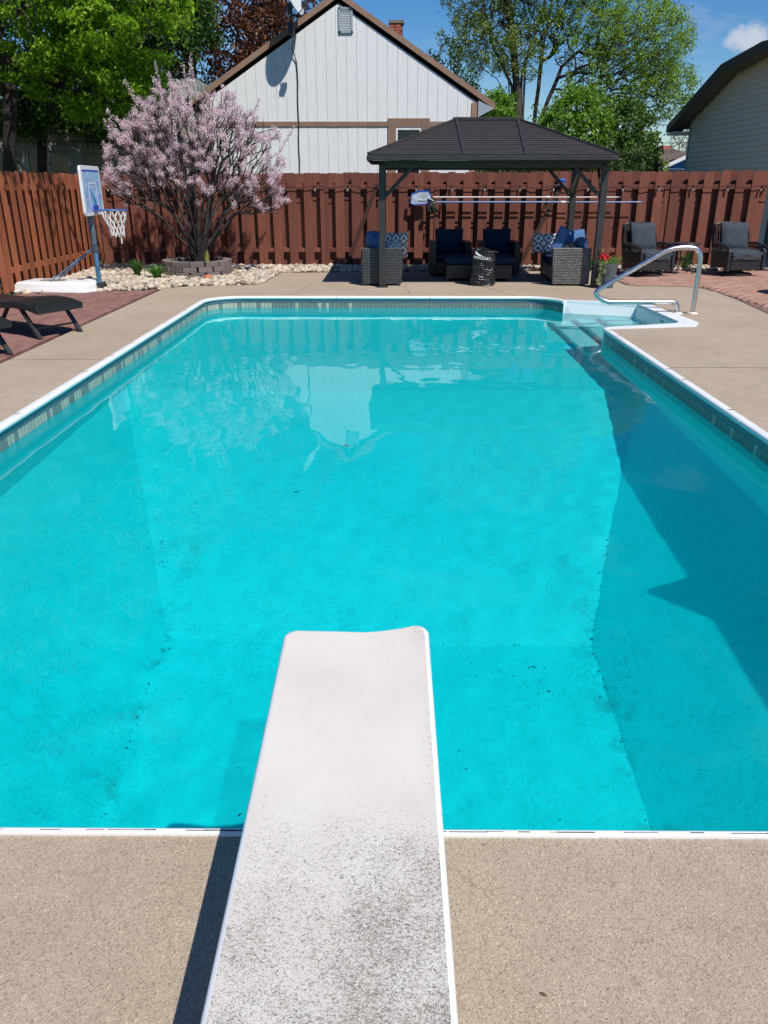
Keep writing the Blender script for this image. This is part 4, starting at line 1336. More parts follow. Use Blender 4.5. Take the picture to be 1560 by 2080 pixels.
V, F = leaf_cloud(420, [(.03, 0, .45), (.08, .02, .46), (-.06, 0, .44)], (.07, .07, .035), .022, rng); np_mesh('foliage', V, F, M_gl, t)
tr_ = [(-.15 - .02 * math.sin(k), -.10 + .03 * math.cos(k * 2), .42 - k * .035) for k in range(11)] + [(-.10, -.14, .42 - k * .03) for k in range(6)]
V, F = leaf_cloud(330, tr_, (.022, .022, .02), .018, rng); np_mesh('trailing_vine', V, F, m_leaf('vine_leaf', [(.16, .28, .08), (.55, .58, .36)]), t)
V, F = leaf_cloud(230, [(-.09, -.03, .53), (-.13, 0, .50), (-.06, -.02, .49)], (.035, .04, .025), .022, rng); np_mesh('red_blossom', V, F, M_red, t)
V, F = leaf_cloud(90, [(-.10, 0, .62), (-.03, .02, .63)], (.05, .05, .045), .016, rng); o = np_mesh('bud_foliage', V, F, m_leaf('bud', [(.35, .10, .06), (.45, .30, .10)]), t); o['kind'] = 'stuff'
mb = MB(); mb.lathe([(.035, 0), (.03, .12), (.018, .20), (.0, .22)], 12); o = mb.build('bottle', M_white, smooth=True); o.location = (3.715, 14.33, 0); tag(o, 'small white bottle standing between gazebo post and flower pot', 'bottle')

# ------------------------------------------------------------------ wicker rocker chairs with grey cushions + table
def rocker(label, loc, rz):
    t = thing('swivel_chair', label, 'armchair', loc, rz, 'black wicker swivel chairs on the brick patio')
    mb = MB()   # back with wings
    for i in range(13):
        x = -.30 + .05 * i
        mb.bar((x, .26, .30), (x, .40, .93), .026, .02, (0, 1, 0))
    for k in range(14):
        f_ = k / 13; mb.bar((-.31, .265 + .14 * f_, .32 + .60 * f_), (.31, .265 + .14 * f_, .32 + .60 * f_), .012, .022, (0, 1, 0))
    mb.tube([(-.35, .28, .30), (-.36, .36, .72), (-.33, .41, .92), (-.22, .42, .96), (.22, .42, .96), (.33, .41, .92), (.36, .36, .72), (.35, .28, .30)], .024, 8)
    for s_ in (-1, 1):
        mb.tube([(s_ * .36, .24, .56), (s_ * .355, .26, .72), (s_ * .35, .33, .86), (s_ * .33, .40, .94)], .022, 7)
        for k in range(5): mb.bar((s_ * .357, .25 + .012 * k, .60 + .065 * k), (s_ * .355, .36 + .010 * k, .60 + .065 * k), .014, .014)
    mb.build('backrest', M_wick_ch, t)
    for s_ in (-1, 1):
        mb = MB(); mb.tube([(s_ * .37, .30, .585), (s_ * .40, .05, .60), (s_ * .41, -.22, .565), (s_ * .41, -.36, .53)], [.018, .026, .026, .02], 8); a_ = mb.build('armrest', M_blackmetal, t, smooth=True)
        mb = MB()
        for k in range(11):
            y_ = -.26 + .05 * k; mb.bar((s_ * .39, y_, .40), (s_ * .39, y_ + .05, .575), .010, .012, (0, 1, 0)); mb.bar((s_ * .393, y_ + .05, .40), (s_ * .393, y_, .575), .010, .012, (0, 1, 0))
        mb.build('arm_lattice', M_wick_ch, t)
        mb = MB(); mb.prism([(-.37, .10), (-.27, .12), (-.27, .52), (-.31, .52), (-.36, .46)], s_ * .372 - .034, s_ * .372 + .034, 'x'); mb.build('front_post', M_wick, t, bev=.01)
        mb = MB(); mb.prism([(-.27, .16), (.24, .12), (.28, .40), (-.27, .40)], s_ * .375 - .018, s_ * .375 + .018, 'x'); mb.build('side_panel', M_wick_ch, t)
    mb = MB(); mb.prism([(-.35, .12), (-.31, .12), (-.31, .36), (-.35, .36)], -.32, .32, 'x'); mb.build('front_apron', M_wick, t, bev=.01)
    mb = MB(); mb.bb((-.32, -.31, .28), (.32, .27, .33)); mb.build('seat_deck', M_wick_ch, t)
    cushion_obj('seat_cushion', .64, .62, .14, T(0, -.06, .42), M_slate, t, puff=.25, crease=.012)
    cushion_obj('cushion_front', .62, .16, .07, T(0, -.345, .375, PI / 2), M_slate, t, puff=.4, crease=.012, seed=8)
    cushion_obj('back_cushion', .58, .54, .18, T(0, .19, .71, PI / 2 - .24), M_slate, t, puff=.45, crease=.014, seed=4)
    mb = MB(); mb.tube([(math.cos(a) * .33, math.sin(a) * .30, .022) for a in [2 * PI * k / 24 for k in range(24)]], .016, 6, closed=True)
    for k in range(4):
        a = PI / 4 + k * PI / 2; mb.tube([(math.cos(a) * .33, math.sin(a) * .30, .022), (math.cos(a) * .15, math.sin(a) * .14, .06), (0, 0, .07)], .016, 6)
    mb.tube([(0, 0, .05), (0, 0, .28)], .04, 10)
    mb.build('swivel_base', M_blackmetal, t, smooth=True)
    return t


rk = rocker('black wicker swivel chair with grey cushions, the one beside the flower pot', (5.10, 16.32, 0), math.radians(20))
dup(rk, (6.92, 16.42, 0), math.radians(10), 'black wicker swivel chair with grey cushions near the end of the fence')
t = thing('side_table', 'low black metal table with glass top between the two swivel chairs', 'side table', (5.93, 16.60, 0))
mb = MB(); mb.lathe([(.30, .575), (.305, .585), (.30, .595)], 28); mb.build('table_top', M_blackmetal, t, smooth=True)
for k in range(4):
    a = PI / 4 + k * PI / 2; mb = MB(); ca, sa = math.cos(a), math.sin(a)
    mb.tube([(ca * .24, sa * .24, 0), (ca * .17, sa * .17, .12), (ca * .12, sa * .12, .28), (ca * .17, sa * .17, .44), (ca * .26, sa * .26, .575)], .014, 6); mb.build('leg', M_blackmetal, t, smooth=True)
mb = MB(); mb.tube([(math.cos(a) * .12, math.sin(a) * .12, .28) for a in [2 * PI * k / 16 for k in range(16)]], .009, 6, closed=True); mb.build('leg_ring', M_blackmetal, t)


def tuft(label, loc, h, n, mat, spread=.16, wide=.012, name='grass_clump', cat='plant'):
    V = []; F = []; R = np.random.default_rng(int(abs(loc[0] * 100)))
    for i in range(n):
        a = R.uniform(0, 2 * PI); r0 = R.uniform(0, .05); L = h * R.uniform(.6, 1.15); out_ = R.uniform(.2, 1) * spread; w_ = wide * R.uniform(.6, 1.2)
        px_, py_ = math.cos(a), math.sin(a); o_ = len(V)
        for k in range(5):
            t_ = k / 4; x = px_ * (r0 + out_ * t_ ** 1.6); y = py_ * (r0 + out_ * t_ ** 1.6); z = L * (t_ - .28 * t_ ** 3 * (out_ / spread)); q = w_ * (1 - t_ * .85)
            V += [(x - py_ * q, y + px_ * q, z), (x + py_ * q, y - px_ * q, z)]
        for k in range(4): F.append((o_ + 2 * k, o_ + 2 * k + 1, o_ + 2 * k + 3, o_ + 2 * k + 2))
    o = np_mesh(name, V, F, mat); o.location = loc; tag(o, label, cat); return o


M_grass1 = m_leaf('lily_leaf', [(.05, .14, .025), (.10, .26, .04), (.14, .36, .05)], .25)
M_grass2 = m_leaf('dark_lily_leaf', [(.03, .09, .02), (.07, .18, .035), (.12, .24, .06)], .2)
tuft('dark green leafy clump in the river rocks nearer the basketball hoop', (-4.92, 15.85, .02), .34, 230, M_grass2, .20)
tuft('bright green grassy clump in the river rocks beside the block ring', (-4.42, 15.42, .02), .27, 240, M_grass1, .27)
tuft('small green plant at the fence foot under the glass side table', (5.60, 17.35, 0), .36, 150, M_grass1, .18)
tuft('small green plant at the fence foot right of the side table', (6.28, 17.4, 0), .38, 160, M_grass1, .18)
tuft('low green plant behind the flower pot at the fence foot', (4.25, 17.3, 0), .30, 120, M_grass1, .2)
tuft('yellow green sprout growing inside the block ring', (-3.66, 16.35, .2), .30, 60, m_leaf('yellow_leaf', [(.30, .32, .08), (.42, .40, .12)], .2), .06, .02)

# ------------------------------------------------------------------ handrail of the steps
t = thing('pool_handrail', 'polished steel grab rail curving over the white pool steps', 'handrail', (4.25, 11.24, 0))


def rounded(pts, r, n=6):
    out_ = [Vector(pts[0])]
    for i in range(1, len(pts) - 1):
        a, b_, c = Vector(pts[i - 1]), Vector(pts[i]), Vector(pts[i + 1]); rr_ = min(r[i] if isinstance(r, list) else r, (a - b_).length * .49, (c - b_).length * .49)
        p, q = b_ + (a - b_).normalized() * rr_, b_ + (c - b_).normalized() * rr_
        for k in range(n + 1):
            t_ = k / n; out_.append(p * (1 - t_) ** 2 + b_ * 2 * t_ * (1 - t_) + q * t_ ** 2)
    out_.append(Vector(pts[-1])); return out_


rp = [(0, 0, 0), (0, 0, .88), (-.42, 0, .88), (-1.42, 0, .285), (-1.25, 0, .155), (-.24, 0, .155), (-.205, 0, 0)]
rp = rounded(rp, [0, .17, .16, .14, .14, .16, 0], 7)
mb = MB(); mb.tube(rp, .033, 16); mb.build('rail_tube', M_steel, t, smooth=True)
for x in (0, -.205):
    mb = MB(); mb.lathe([(.075, 0), (.07, .008), (.045, .02), (.027, .024)], 20, (x, 0, 0)); mb.build('escutcheon', simple('cream_escutcheon', (.72, .70, .58), .4, .04, bump=0), t, smooth=True)
mb = MB(); mb.tube([(-.55, -.02, .024), (-.42, .03, .03), (-.30, .0, .025), (-.25, -.02, .004), (.02, -.07, .004)], .006, 5); o = mb.build('thin_cord', M_softdark, None); o.location = (4.25, 11.24, 0); tag(o, 'thin dark cord lying on the deck across the rail feet', 'cord')

# ------------------------------------------------------------------ basketball hoop
hp = thing('basketball_hoop', 'portable basketball hoop with blue backboard and white net by the left fence', 'basketball hoop', (-4.98, 13.80, 0))
mb = MB(); v = []
bo = [(-1.33, -.28, .0), (-.10, -.45, .0), (.02, -.25, .0), (.02, .20, .0), (-.10, .32, .0), (-1.25, .35, .0)]
def ringz(s_, z): return [(-.65 + (x + .65) * s_, -.05 + (y + .05) * s_, z) for x, y, _ in bo]
v = ringz(1, 0) + ringz(1.0, .03) + ringz(.975, .045) + ringz(.97, .12) + ringz(.90, .165)
f = []
for i in range(4):
    for j in range(6): f.append((i * 6 + j, i * 6 + (j + 1) % 6, (i + 1) * 6 + (j + 1) % 6, (i + 1) * 6 + j))
f += [tuple(range(5, -1, -1)), tuple(range(24, 30))]
mb.add(v, f); mb.build('base_tank', M_white, hp, bev=.008, seg=2, smooth=True)
mb = MB(); mb.bb((-.95, -.12, .155), (-.55, .08, .172)); mb.build('tank_recess', M_tan, hp)
for y in (-.07, .12):
    mb = MB(); mb.lathe([(.0, -.02), (.055, -.02), (.06, 0), (.055, .02), (.0, .02)], 16); mb.v = [(z + .06, y + x * 0 + z * 0, .06 + y_) if False else (x + .06, z + y, y_ + .06) for x, y_, z in mb.v]; mb.build('wheel', M_blackmetal, hp, smooth=True)
mb = MB(); mb.bb((-.03, -.08, .03), (.09, .12, .13)); mb.build('axle_bracket', M_blackmetal, hp, bev=.006)
mb = MB(); mb.tube([(.03, 0, .06), (.03, 0, .70)], .040, 14); mb.build('lower_pole', M_poleblue, hp, smooth=True)
mb = MB(); mb.tube([(.028, 0, .66), (.02, 0, 1.24), (-.01, 0, 1.62)], .046, 14); mb.build('upper_pole', M_polesteel, hp, smooth=True)
mb = MB(); mb.tube([(.03, 0, .64), (.03, 0, .72)], .056, 14); mb.tube([(.03, 0, .735), (.03, 0, .75)], .053, 14); mb.build('pole_collar', M_polesteel, hp, smooth=True)
for y in (-.20, .16):
    mb = MB(); mb.tube([(-.02, y * .15, .67), (-.75, y, .15)], .011, 8); mb.build('brace_rod', M_poleblue, hp, smooth=True)
# backboard: plane nearly facing +x
A = Vector((-.06, -.52, 0)); Bp = Vector((-.02 + .10, .48, 0))
axu = Vector((.015 / 1, 1.0, 0)).normalized()
axu = Vector((-.06, 1.0, 0)).normalized(); axn = Vector((axu.y, -axu.x, 0)); axz = Vector((0, 0, 1))
bo_ = Vector((.10, .0, 1.575))
def BP(u, z, n_=0): return bo_ + axu * u + axz * z + axn * n_
def slab(u0, u1, z0, z1, n0, n1, mb):
    v = [BP(u, z, n_) for n_ in (n0, n1) for z in (z0, z1) for u in (u0, u1)]
    mb.add(v, [(0, 2, 3, 1), (4, 5, 7, 6), (0, 1, 5, 4), (2, 6, 7, 3), (0, 4, 6, 2), (1, 3, 7, 5)])
W2, H2 = .53, .375
mb = MB(); rr_ = .07
cor = arc(-W2 + rr_, -H2 + rr_, rr_, PI, 1.5 * PI, 4) + arc(W2 - rr_, -H2 + rr_, rr_, 1.5 * PI, 2 * PI, 4) + arc(W2 - rr_, H2 - rr_, rr_, 0, PI / 2, 4) + arc(-W2 + rr_, H2 - rr_, rr_, PI / 2, PI, 4)
n = len(cor); mb.add([BP(u, z, -.02) for u, z in cor] + [BP(u, z, .02) for u, z in cor], [(i, (i + 1) % n, n + (i + 1) % n, n + i) for i in range(n)] + [tuple(range(n)), tuple(range(2 * n - 1, n - 1, -1))])
bb_ = mb.build('backboard', M_white, hp, bev=.006, seg=2)
me = bpy.data.meshes.new('printed_panel'); q = [(-W2 + .07, -H2 + .06), (W2 - .07, -H2 + .06), (W2 - .07, H2 - .06), (-W2 + .07, H2 - .06)]
me.from_pydata([BP(u, z, .0225) for u, z in q], [], [(0, 1, 2, 3)]); uvl = me.uv_layers.new(name='UVMap')
for i, uv_ in enumerate([(0, 0), (1, 0), (1, 1), (0, 1)]): uvl.data[i].uv = uv_
o = link('printed_panel', me, bb_, M_print)
mb = MB()
for (u0, u1, z0, z1) in ((-.22, .22, .10, .125), (-.22, -.20, -.24, .10), (.20, .22, -.24, .10)): slab(u0, u1, z0, z1, .023, .026, mb)
mb.build('target_square', simple('pale_square_print', (.62, .70, .82), .5, .05, bump=0), bb_)
mb = MB()   # abstract swoosh print
for k in range(12):
    t0, t1 = k / 12, (k + 1) / 12
    u0, u1 = -.16 + .26 * t0 ** .6, -.16 + .26 * t1 ** .6; z0, z1 = .03 - .25 * t0, .03 - .25 * t1
    w0 = .03 + .07 * t0; w1 = .03 + .07 * t1
    mb.add([BP(u0 - w0, z0, .0245), BP(u0 + w0 * .5, z0, .0245), BP(u1 + w1 * .5, z1, .0245), BP(u1 - w1, z1, .0245)], [(0, 1, 2, 3)])
mb.build('swoosh_print', simple('teal_print', (.02, .36, .52), .4, .3, bump=0), bb_)
mb = MB(); slab(-.11, .11, -.30, -.22, .023, .05, mb); mb.build('rim_bracket', simple('purple_blue_bracket', (.05, .06, .42), .4, .2, bump=0), bb_)
rc = BP(0, -.295, .23 + .09); rim_r = .215
mb = MB(); mb.tube([(rc.x + rim_r * math.cos(a), rc.y + rim_r * math.sin(a), rc.z) for a in [2 * PI * k / 32 for k in range(32)]], .011, 8, closed=True)
for s_ in (-.09, .09): mb.tube([BP(s_, -.295, .04), BP(s_ * 1.5, -.295, .16)], .010, 6)
rim = mb.build('rim', M_bluemetal, hp, smooth=True)
mb = MB(); N_ = 12; lv = [(.215, 0), (.175, -.11), (.13, -.21), (.115, -.30), (.11, -.40)]
for i in range(N_):
    for s_ in (-1, 1):
        pts = []
        for k, (r_, z) in enumerate(lv):
            a = 2 * PI * (i + s_ * .5 * (k % 2) + (s_ * .0)) / N_
            pts.append((rc.x + r_ * math.cos(a) + .02 * k / 4, rc.y + r_ * math.sin(a), rc.z - .01 + z + .012 * math.sin(i * 2.1 + k)))
        mb.tube(pts, .0065, 4)
mb.tube([(rc.x + .08, rc.y - .03, rc.z - .40), (rc.x + .085, rc.y - .04, rc.z - .52)], .010, 5)
mb.build('net', M_net, rim, smooth=True)

# ------------------------------------------------------------------ chaise loungers
def lounger(label, loc, rz, head_up=0.0, group='black wicker chaise loungers'):
    t = thing('chaise_lounger', label, 'lounger', loc, rz, group)
    # foot end at the origin, body runs along +y, width .66 in x
    prof = [(0, .36), (.18, .395), (.45, .41), (.75, .385), (1.0, .36), (1.2, .36)]
    mb = MB(); poly = [(y, z) for y, z in prof] + [(y, z - .075) for y, z in reversed(prof)]
    mb.prism(poly, -.33, .33, 'x'); mb.build('wicker_deck', M_wick_ch, t, bev=.012)
    mb = MB(); h_ = head_up; p = [(1.2, .36), (1.2 + .72 * math.cos(h_), .36 + .72 * math.sin(h_))]
    n_ = Vector((-math.sin(h_), math.cos(h_))); poly = [p[0], p[1], (p[1][0] - n_.x * .05, p[1][1] - n_.y * .05), (p[0][0] - n_.x * .05, p[0][1] - n_.y * .05)]
    mb.prism(poly, -.32, .32, 'x'); mb.build('headrest', M_wick_ch, t, bev=.01)
    for s_ in (-1, 1):
        mb = MB(); mb.bar((s_ * .29, .34, .34), (s_ * .29, .06, .0), .03, .045, (1, 0, 0)); mb.build('leg', M_blackmetal, t)
        mb = MB(); mb.bar((s_ * .29, 1.30, .33), (s_ * .29, 1.60, .0), .03, .045, (1, 0, 0)); mb.build('leg', M_blackmetal, t)
    mb = MB(); mb.bar((-.29, .15, .11), (.29, .15, .11), .02, .02); mb.build('cross_bar', M_blackmetal, t)
    return t


lg = lounger('black wicker chaise lounger lying flat on the brick patio, next to the hoop base', (-3.88, 9.42, 0), math.radians(60))
dup(lg, (-4.12, 8.02, 0), math.radians(60), 'black wicker chaise lounger at the left edge with only its foot end showing')
lounger('unseen wicker chaise lounger with raised back added right of the pool to cast a shadow', (3.29, 2.0, 0), math.radians(6), .92, None)  # out of view, added to cast the wedge shadow on the pool slope
# unseen round table, added so that its shadow falls on the right patio
t = thing('shadow_table', 'unseen small round table added past the right edge to cast its shadow on the salmon bricks', 'table', (6.82, 13.32, 0))
mb = MB(); mb.lathe([(.40, .47), (.41, .485), (.40, .50)], 32); mb.build('table_top', M_blackmetal, t, smooth=True)
for k in range(3):
    a = k * 2.094; mb = MB(); mb.tube([(math.cos(a) * .3, math.sin(a) * .3, 0), (math.cos(a) * .12, math.sin(a) * .12, .25), (math.cos(a) * .28, math.sin(a) * .28, .47)], .014, 6); mb.build('leg', M_blackmetal, t)

# small litter on the near deck and floating on the water
def leaf(name, label, loc, s_, mat, rz=0):
    mb = MB(); mb.add([(-1 * s_, 0, 0), (-.3 * s_, .35 * s_, .12 * s_), (.6 * s_, .30 * s_, .1 * s_), (1.1 * s_, 0, 0.02 * s_), (.5 * s_, -.35 * s_, .14 * s_), (-.4 * s_, -.3 * s_, .1 * s_), (0, 0, .3 * s_)], [(0, 1, 6), (1, 2, 6), (2, 3, 6), (3, 4, 6), (4, 5, 6), (5, 0, 6)])
    o = mb.build(name, mat); o.location = loc; o.rotation_euler = (0, 0, rz); tag(o, label, 'leaf' if 'leaf' in name else 'pebble'); return o


leaf('dry_leaf', 'small reddish dry leaf on the near deck right of the board', (.347, 1.2, .0015), .010, M_leafdead, -.5)
leaf('dark_pebble', 'dark pebble on the deck just under the pool lip', (.262, 1.63, .0015), .008, M_softdark, .2)
leaf('dark_leaf', 'dark leaf speck on the water left of the board', (-.47, 1.72 + .19, WZ + .0015), .009, M_softdark, 1.)
leaf('floating_leaf', 'tiny brown leaf floating on the reflection of the white gable', (-.33, 5.7, WZ + .0015), .03, M_leafdead, .2)
leaf('floating_leaf', 'tiny green leaf floating in the left shallow half of the pool', (-1.9, 7.1, WZ + .0015), .025, M_grass1, .2)

# ------------------------------------------------------------------ white house
wh = thing('white_house', 'white board sided house gable with brown trim behind the fence', 'house', (0, 25, 0))
HX0, HX1, APX, APZ, EVZ = -5.25, 2.44, -1.42, 6.52, 4.13
def roofz(x): return APZ - .30 + 0 - (abs(x - APX)) * .617
mb = MB(); mb.prism([(HX0, -.1), (HX1, -.1), (HX1, roofz(HX1) - .02), (APX, APZ - .32), (HX0, roofz(HX0) - .02)], .02, 9, 'y'); mb.build('wall', simple('siding_backing', (.50, .50, .50), .9, .1), wh)
pw = .285; x = HX0 + .04; R = random.Random(2)
def board_poly(x0, x1, z0, z1):
    if z1 is not None: return [(x0, z0), (x1, z0), (x1, z1), (x0, z1)]
    a, b_ = roofz(x0), roofz(x1)
    if x0 < APX < x1: return [(x0, z0), (x1, z0), (x1, b_), (APX, roofz(APX)), (x0, a)]
    return [(x0, z0), (x1, z0), (x1, b_), (x0, a)]
WX0, WX1, WZ1 = -.06, 1.14, 3.40
while x < HX1 - .05:
    e = min(x + pw, HX1)
    a, b_ = x + .0035, e - .0035
    mb = MB(); mb.prism(board_poly(a, b_, 3.29, None), -.008 + R.uniform(-.002, .002), .018, 'y'); mb.build('siding_board', M_siding, wh)
    if not (a >= WX0 and b_ <= WX1):
        for (s0, s1) in ([(a, b_)] if (b_ <= WX0 or a >= WX1) else ([(a, WX0)] if a < WX0 else [(WX1, b_)])):
            if s1 - s0 > .02:
                mb = MB(); mb.prism(board_poly(s0, s1, -.05, 3.21), -.008 + R.uniform(-.002, .002), .018, 'y'); mb.build('siding_board', M_siding, wh)
    x = e
mb = MB(); mb.bb((HX0, -.035, 3.21), (WX0, .0, 3.335)); mb.build('trim_band', M_browntrim, wh)
mb = MB(); mb.bb((WX1, -.035, 3.21), (HX1 - .02, .0, 3.335)); mb.build('trim_band', M_browntrim, wh)
mb = MB(); mb.bb((HX0 - .02, -.04, -.05), (HX0 + .13, .02, roofz(HX0) - .05)); mb.build('corner_board', M_browntrim, wh)
mb = MB(); mb.bb((HX1 - .12, -.04, -.05), (HX1 + .03, .02, roofz(HX1) - .02)); mb.build('corner_board', M_browntrim, wh)
win = MB(); win.bb((WX0, -.045, 3.19), (WX1, .0, 3.42)); win.bb((WX0, -.045, -.05), (WX0 + .23, .0, 3.19)); win.bb((WX1 - .24, -.045, -.05), (WX1, .0, 3.19)); wo_ = win.build('window_surround', M_browntrim, wh, bev=.004)
mb = MB(); wf = MB(); a, b_ = WX0 + .23, WX1 - .24
wf.bb((a, -.03, 3.12), (b_, .01, 3.19)); wf.bb((a, -.03, 1.5), (a + .05, .01, 3.12)); wf.bb((b_ - .05, -.03, 1.5), (b_, .01, 3.12)); wf.bb((a + .05, -.03, 2.35), (b_ - .05, .01, 2.40)); wf.build('window_frame', M_offwhite, wo_)
mb.bb((a + .05, -.01, 1.5), (b_ - .05, .0, 3.12)); mb.build('pane', M_darkglass, wo_)
# gable vent
vx0, vx1, vz0, vz1 = -1.42, -1.03, 5.52, 6.13
fr = MB(); fr.bb((vx0, -.05, vz0), (vx1, -.01, vz0 + .05)); fr.bb((vx0, -.05, vz1 - .05), (vx1, -.01, vz1)); fr.bb((vx0, -.05, vz0), (vx0 + .05, -.01, vz1)); fr.bb((vx1 - .05, -.05, vz0), (vx1, -.01, vz1)); vf = fr.build('gable_vent', M_flash, wh)
for i in range(12):
    mb = MB(); z = vz0 + .07 + i * .0405; mb.box(((vx0 + vx1) / 2, -.03, z), (vx1 - vx0 - .1, .008, .034), Matrix.Rotation(.6, 3, 'X')); mb.build('louvre', simple('white_louvre', (.72, .74, .76), .5, .03, bump=0) if i == 0 else bpy.data.materials['white_louvre'], vf)
# roof: two slabs with shingles, overhanging gable and eaves
for s_ in (-1, 1):
    x_e = APX + s_ * 4.40; z_e = APZ - 4.40 * .617
    mb = MB(); mb.prism([(APX, APZ - .13), (x_e, z_e - .13), (x_e, z_e - .02), (APX, APZ - .02)], -.06, 9.3, 'y'); mb.build('roof_slope', M_shingle, wh)
    mb = MB(); mb.prism([(APX, APZ - .17), (x_e, z_e - .17), (x_e, z_e - .01), (APX, APZ - .01)], -.09, -.06, 'y'); mb.build('rake_board', M_browntrim, wh)
    mb = MB(); mb.prism([(APX, APZ - .17), (x_e, z_e - .17), (x_e, z_e - .131), (APX, APZ - .131)], -.06, -.02, 'y'); mb.build('rake_soffit', M_softdark, wh)
mb = MB(); mb.prism([(HX1 + .03, roofz(HX1) - .42), (HX1 + .03, roofz(HX1) + .0), (APX + 4.34, APZ - 4.34 * .617 - .20)], -.35, -.33, 'y'); mb.build('eave_return', M_flash, wh)
# chimney
ch = MB(); 
chp = None
CX0, CX1, CY0, CZ1 = -.02, .40, 3.2, 6.36
mb = MB(); mb.bb((CX0 + .012, CY0 + .012, 5.0), (CX1 - .012, CY0 + .4, CZ1 - .06)); cho = mb.build('chimney', M_patio_line, wh)
bmz = MB(); bmz.bb((-.098, -.05, 0), (.098, .05, .063)); bme = bmz.mesh('brick'); bme.materials.append(M_chim)
z = 5.35; row = 0
while z < CZ1 - .13:
    for i in range(3):
        xx = CX0 + .06 + i * .208 - (.05 if row % 2 else 0)
        if xx > CX1: continue
        o = bpy.data.objects.new('brick', bme); C.objects.link(o); o.parent = cho; o.location = (min(max(xx + .02, CX0 + .098), CX1 - .098), CY0 + .03, z)
    z += .075; row += 1
mb = MB(); mb.bb((CX0 - .03, CY0 - .04, CZ1 - .08), (CX1 + .03, CY0 + .44, CZ1)); mb.build('chimney_cap', M_tan, cho)

# satellite dish on the rake and its cable down the wall
sd = thing('satellite_dish', 'grey satellite dish bracketed to the left slope of the white gable', 'satellite dish', (-2.68, 24.55, 5.45))
mb = MB(); vs = []; fs = []
nr, na_ = 5, 24
Nd = Vector((.86, -.30, .40)).normalized(); e1 = (Vector((0, 0, 1)) - Nd * Nd.z).normalized(); e2 = Nd.cross(e1)
for i in range(nr + 1):
    r_ = i / nr
    for j in range(na_):
        a = 2 * PI * j / na_; vs.append(e1 * (r_ * .47 * math.cos(a)) + e2 * (r_ * .42 * math.sin(a)) + Nd * (.09 * r_ * r_) + Vector((.06, -.20, .78)))
for i in range(nr):
    for j in range(na_): fs.append((i * na_ + j, i * na_ + (j + 1) % na_, (i + 1) * na_ + (j + 1) % na_, (i + 1) * na_ + j))
mb.add(vs, fs); o = mb.build('reflector', M_dish, sd, smooth=True)
md = o.modifiers.new('thickness', 'SOLIDIFY'); md.thickness = .012
mb = MB(); mb.tube([(.0, .25, -.05), (.0, -.12, .05), (.03, -.2, .35), (.05, -.20, .58)], .028, 8); mb.bb((-.08, -.12, -.02), (.08, .12, .26)); mb.bb((-.05, -.26, .42), (.07, -.10, .66)); mb.build('mount', M_blackmetal, sd)
mb = MB(); mb.tube([(.05, -.2, .38), (.25, -.45, .36), (.42, -.60, .52)], .014, 6); mb.bb((.36, -.68, .48), (.50, -.54, .60)); mb.build('feed_arm', M_blackmetal, sd)
mb = MB(); pts = [(-2.66, 24.85, 5.35), (-2.72, 24.9, 5.15), (-2.62, 24.96, 4.85)] + [(-2.60 - .006 * k + .01 * math.sin(k * 2), 24.965, 4.6 - k * .33) for k in range(14)]
mb.tube(pts, .014, 5); o = mb.build('wall_cable', M_cable); tag(o, 'thin black cable running down the white wall from the dish', 'cable')

# ------------------------------------------------------------------ grey house on the right (gable wall faces the yard side)
gh = thing('grey_house', 'grey lap sided house with brown roof edge to the right of the yard', 'house', (10, 0, 0))
rk_ = [(29.9, 3.42), (25.7, 4.74), (23.1, 4.93), (20.0, 4.78), (14.0, 2.9)]
def gz_(y):
    for i in range(len(rk_) - 1):
        (y0, z0), (y1, z1) = rk_[i], rk_[i + 1]
        if y1 <= y <= y0: return z0 + (z1 - z0) * (y - y0) / (y1 - y0)
    return rk_[0][1] if y > rk_[0][0] else rk_[-1][1]
WY0, WY1 = 15.0, 28.95
mb = MB(); pts = [(WY1, -.1), (WY1, gz_(WY1)), (25.7, gz_(25.7) + .0), (23.1, gz_(23.1)), (20, gz_(20)), (WY0, gz_(WY0)), (WY0, -.1)]
mb.prism([(y, z - .04 if z > 1 else z) for y, z in pts], .03, 6, 'x'); mb.build('wall', M_vinyl, gh)
z = -.05; dz = .142
while z < 4.9:
    # board spans between the roof slopes
    yy1 = WY1
    for q in np.arange(WY1, 23, -.05):
        if gz_(q) - .06 > z + dz: yy1 = q; break
    else: break
    yy0_ = WY0
    for q in np.arange(WY0, 23, .05):
        if gz_(q) - .06 > z + dz: yy0_ = q; break
    mb = MB(); mb.add([(-.022, yy0_, z), (-.022, yy1, z), (.0, yy1, z + dz), (.0, yy0_, z + dz), (.03, yy0_, z), (.03, yy1, z), (.03, yy1, z + dz), (.03, yy0_, z + dz)], [(0, 1, 2, 3), (0, 4, 5, 1), (1, 5, 6, 2), (0, 3, 7, 4), (3, 2, 6, 7), (4, 7, 6, 5)])
    mb.build('siding_board', M_vinyl, gh); z += dz
mb = MB(); mb.bb((-.04, WY1 - .04, -.1), (.03, WY1 + .06, gz_(WY1) - .15)); mb.build('corner_board', M_flash, gh)
top_ = [(y, z) for y, z in rk_]
mb = MB(); mb.prism([(y, z) for y, z in top_] + [(y, z + .10) for y, z in reversed(top_)], -.50, 6.3, 'x'); mb.build('roof', M_shingle, gh)
mb = MB(); mb.prism([(y, z - .12) for y, z in top_] + [(y, z + .11) for y, z in reversed(top_)], -.53, -.50, 'x'); mb.build('rake_board', simple('dark_rake_paint', (.05, .045, .045), .6, .2), gh)
mb = MB(); mb.prism([(y, z - .10) for y, z in top_] + [(y, z - .02) for y, z in reversed(top_)], -.50, .0, 'x'); mb.build('soffit', M_softdark, gh)
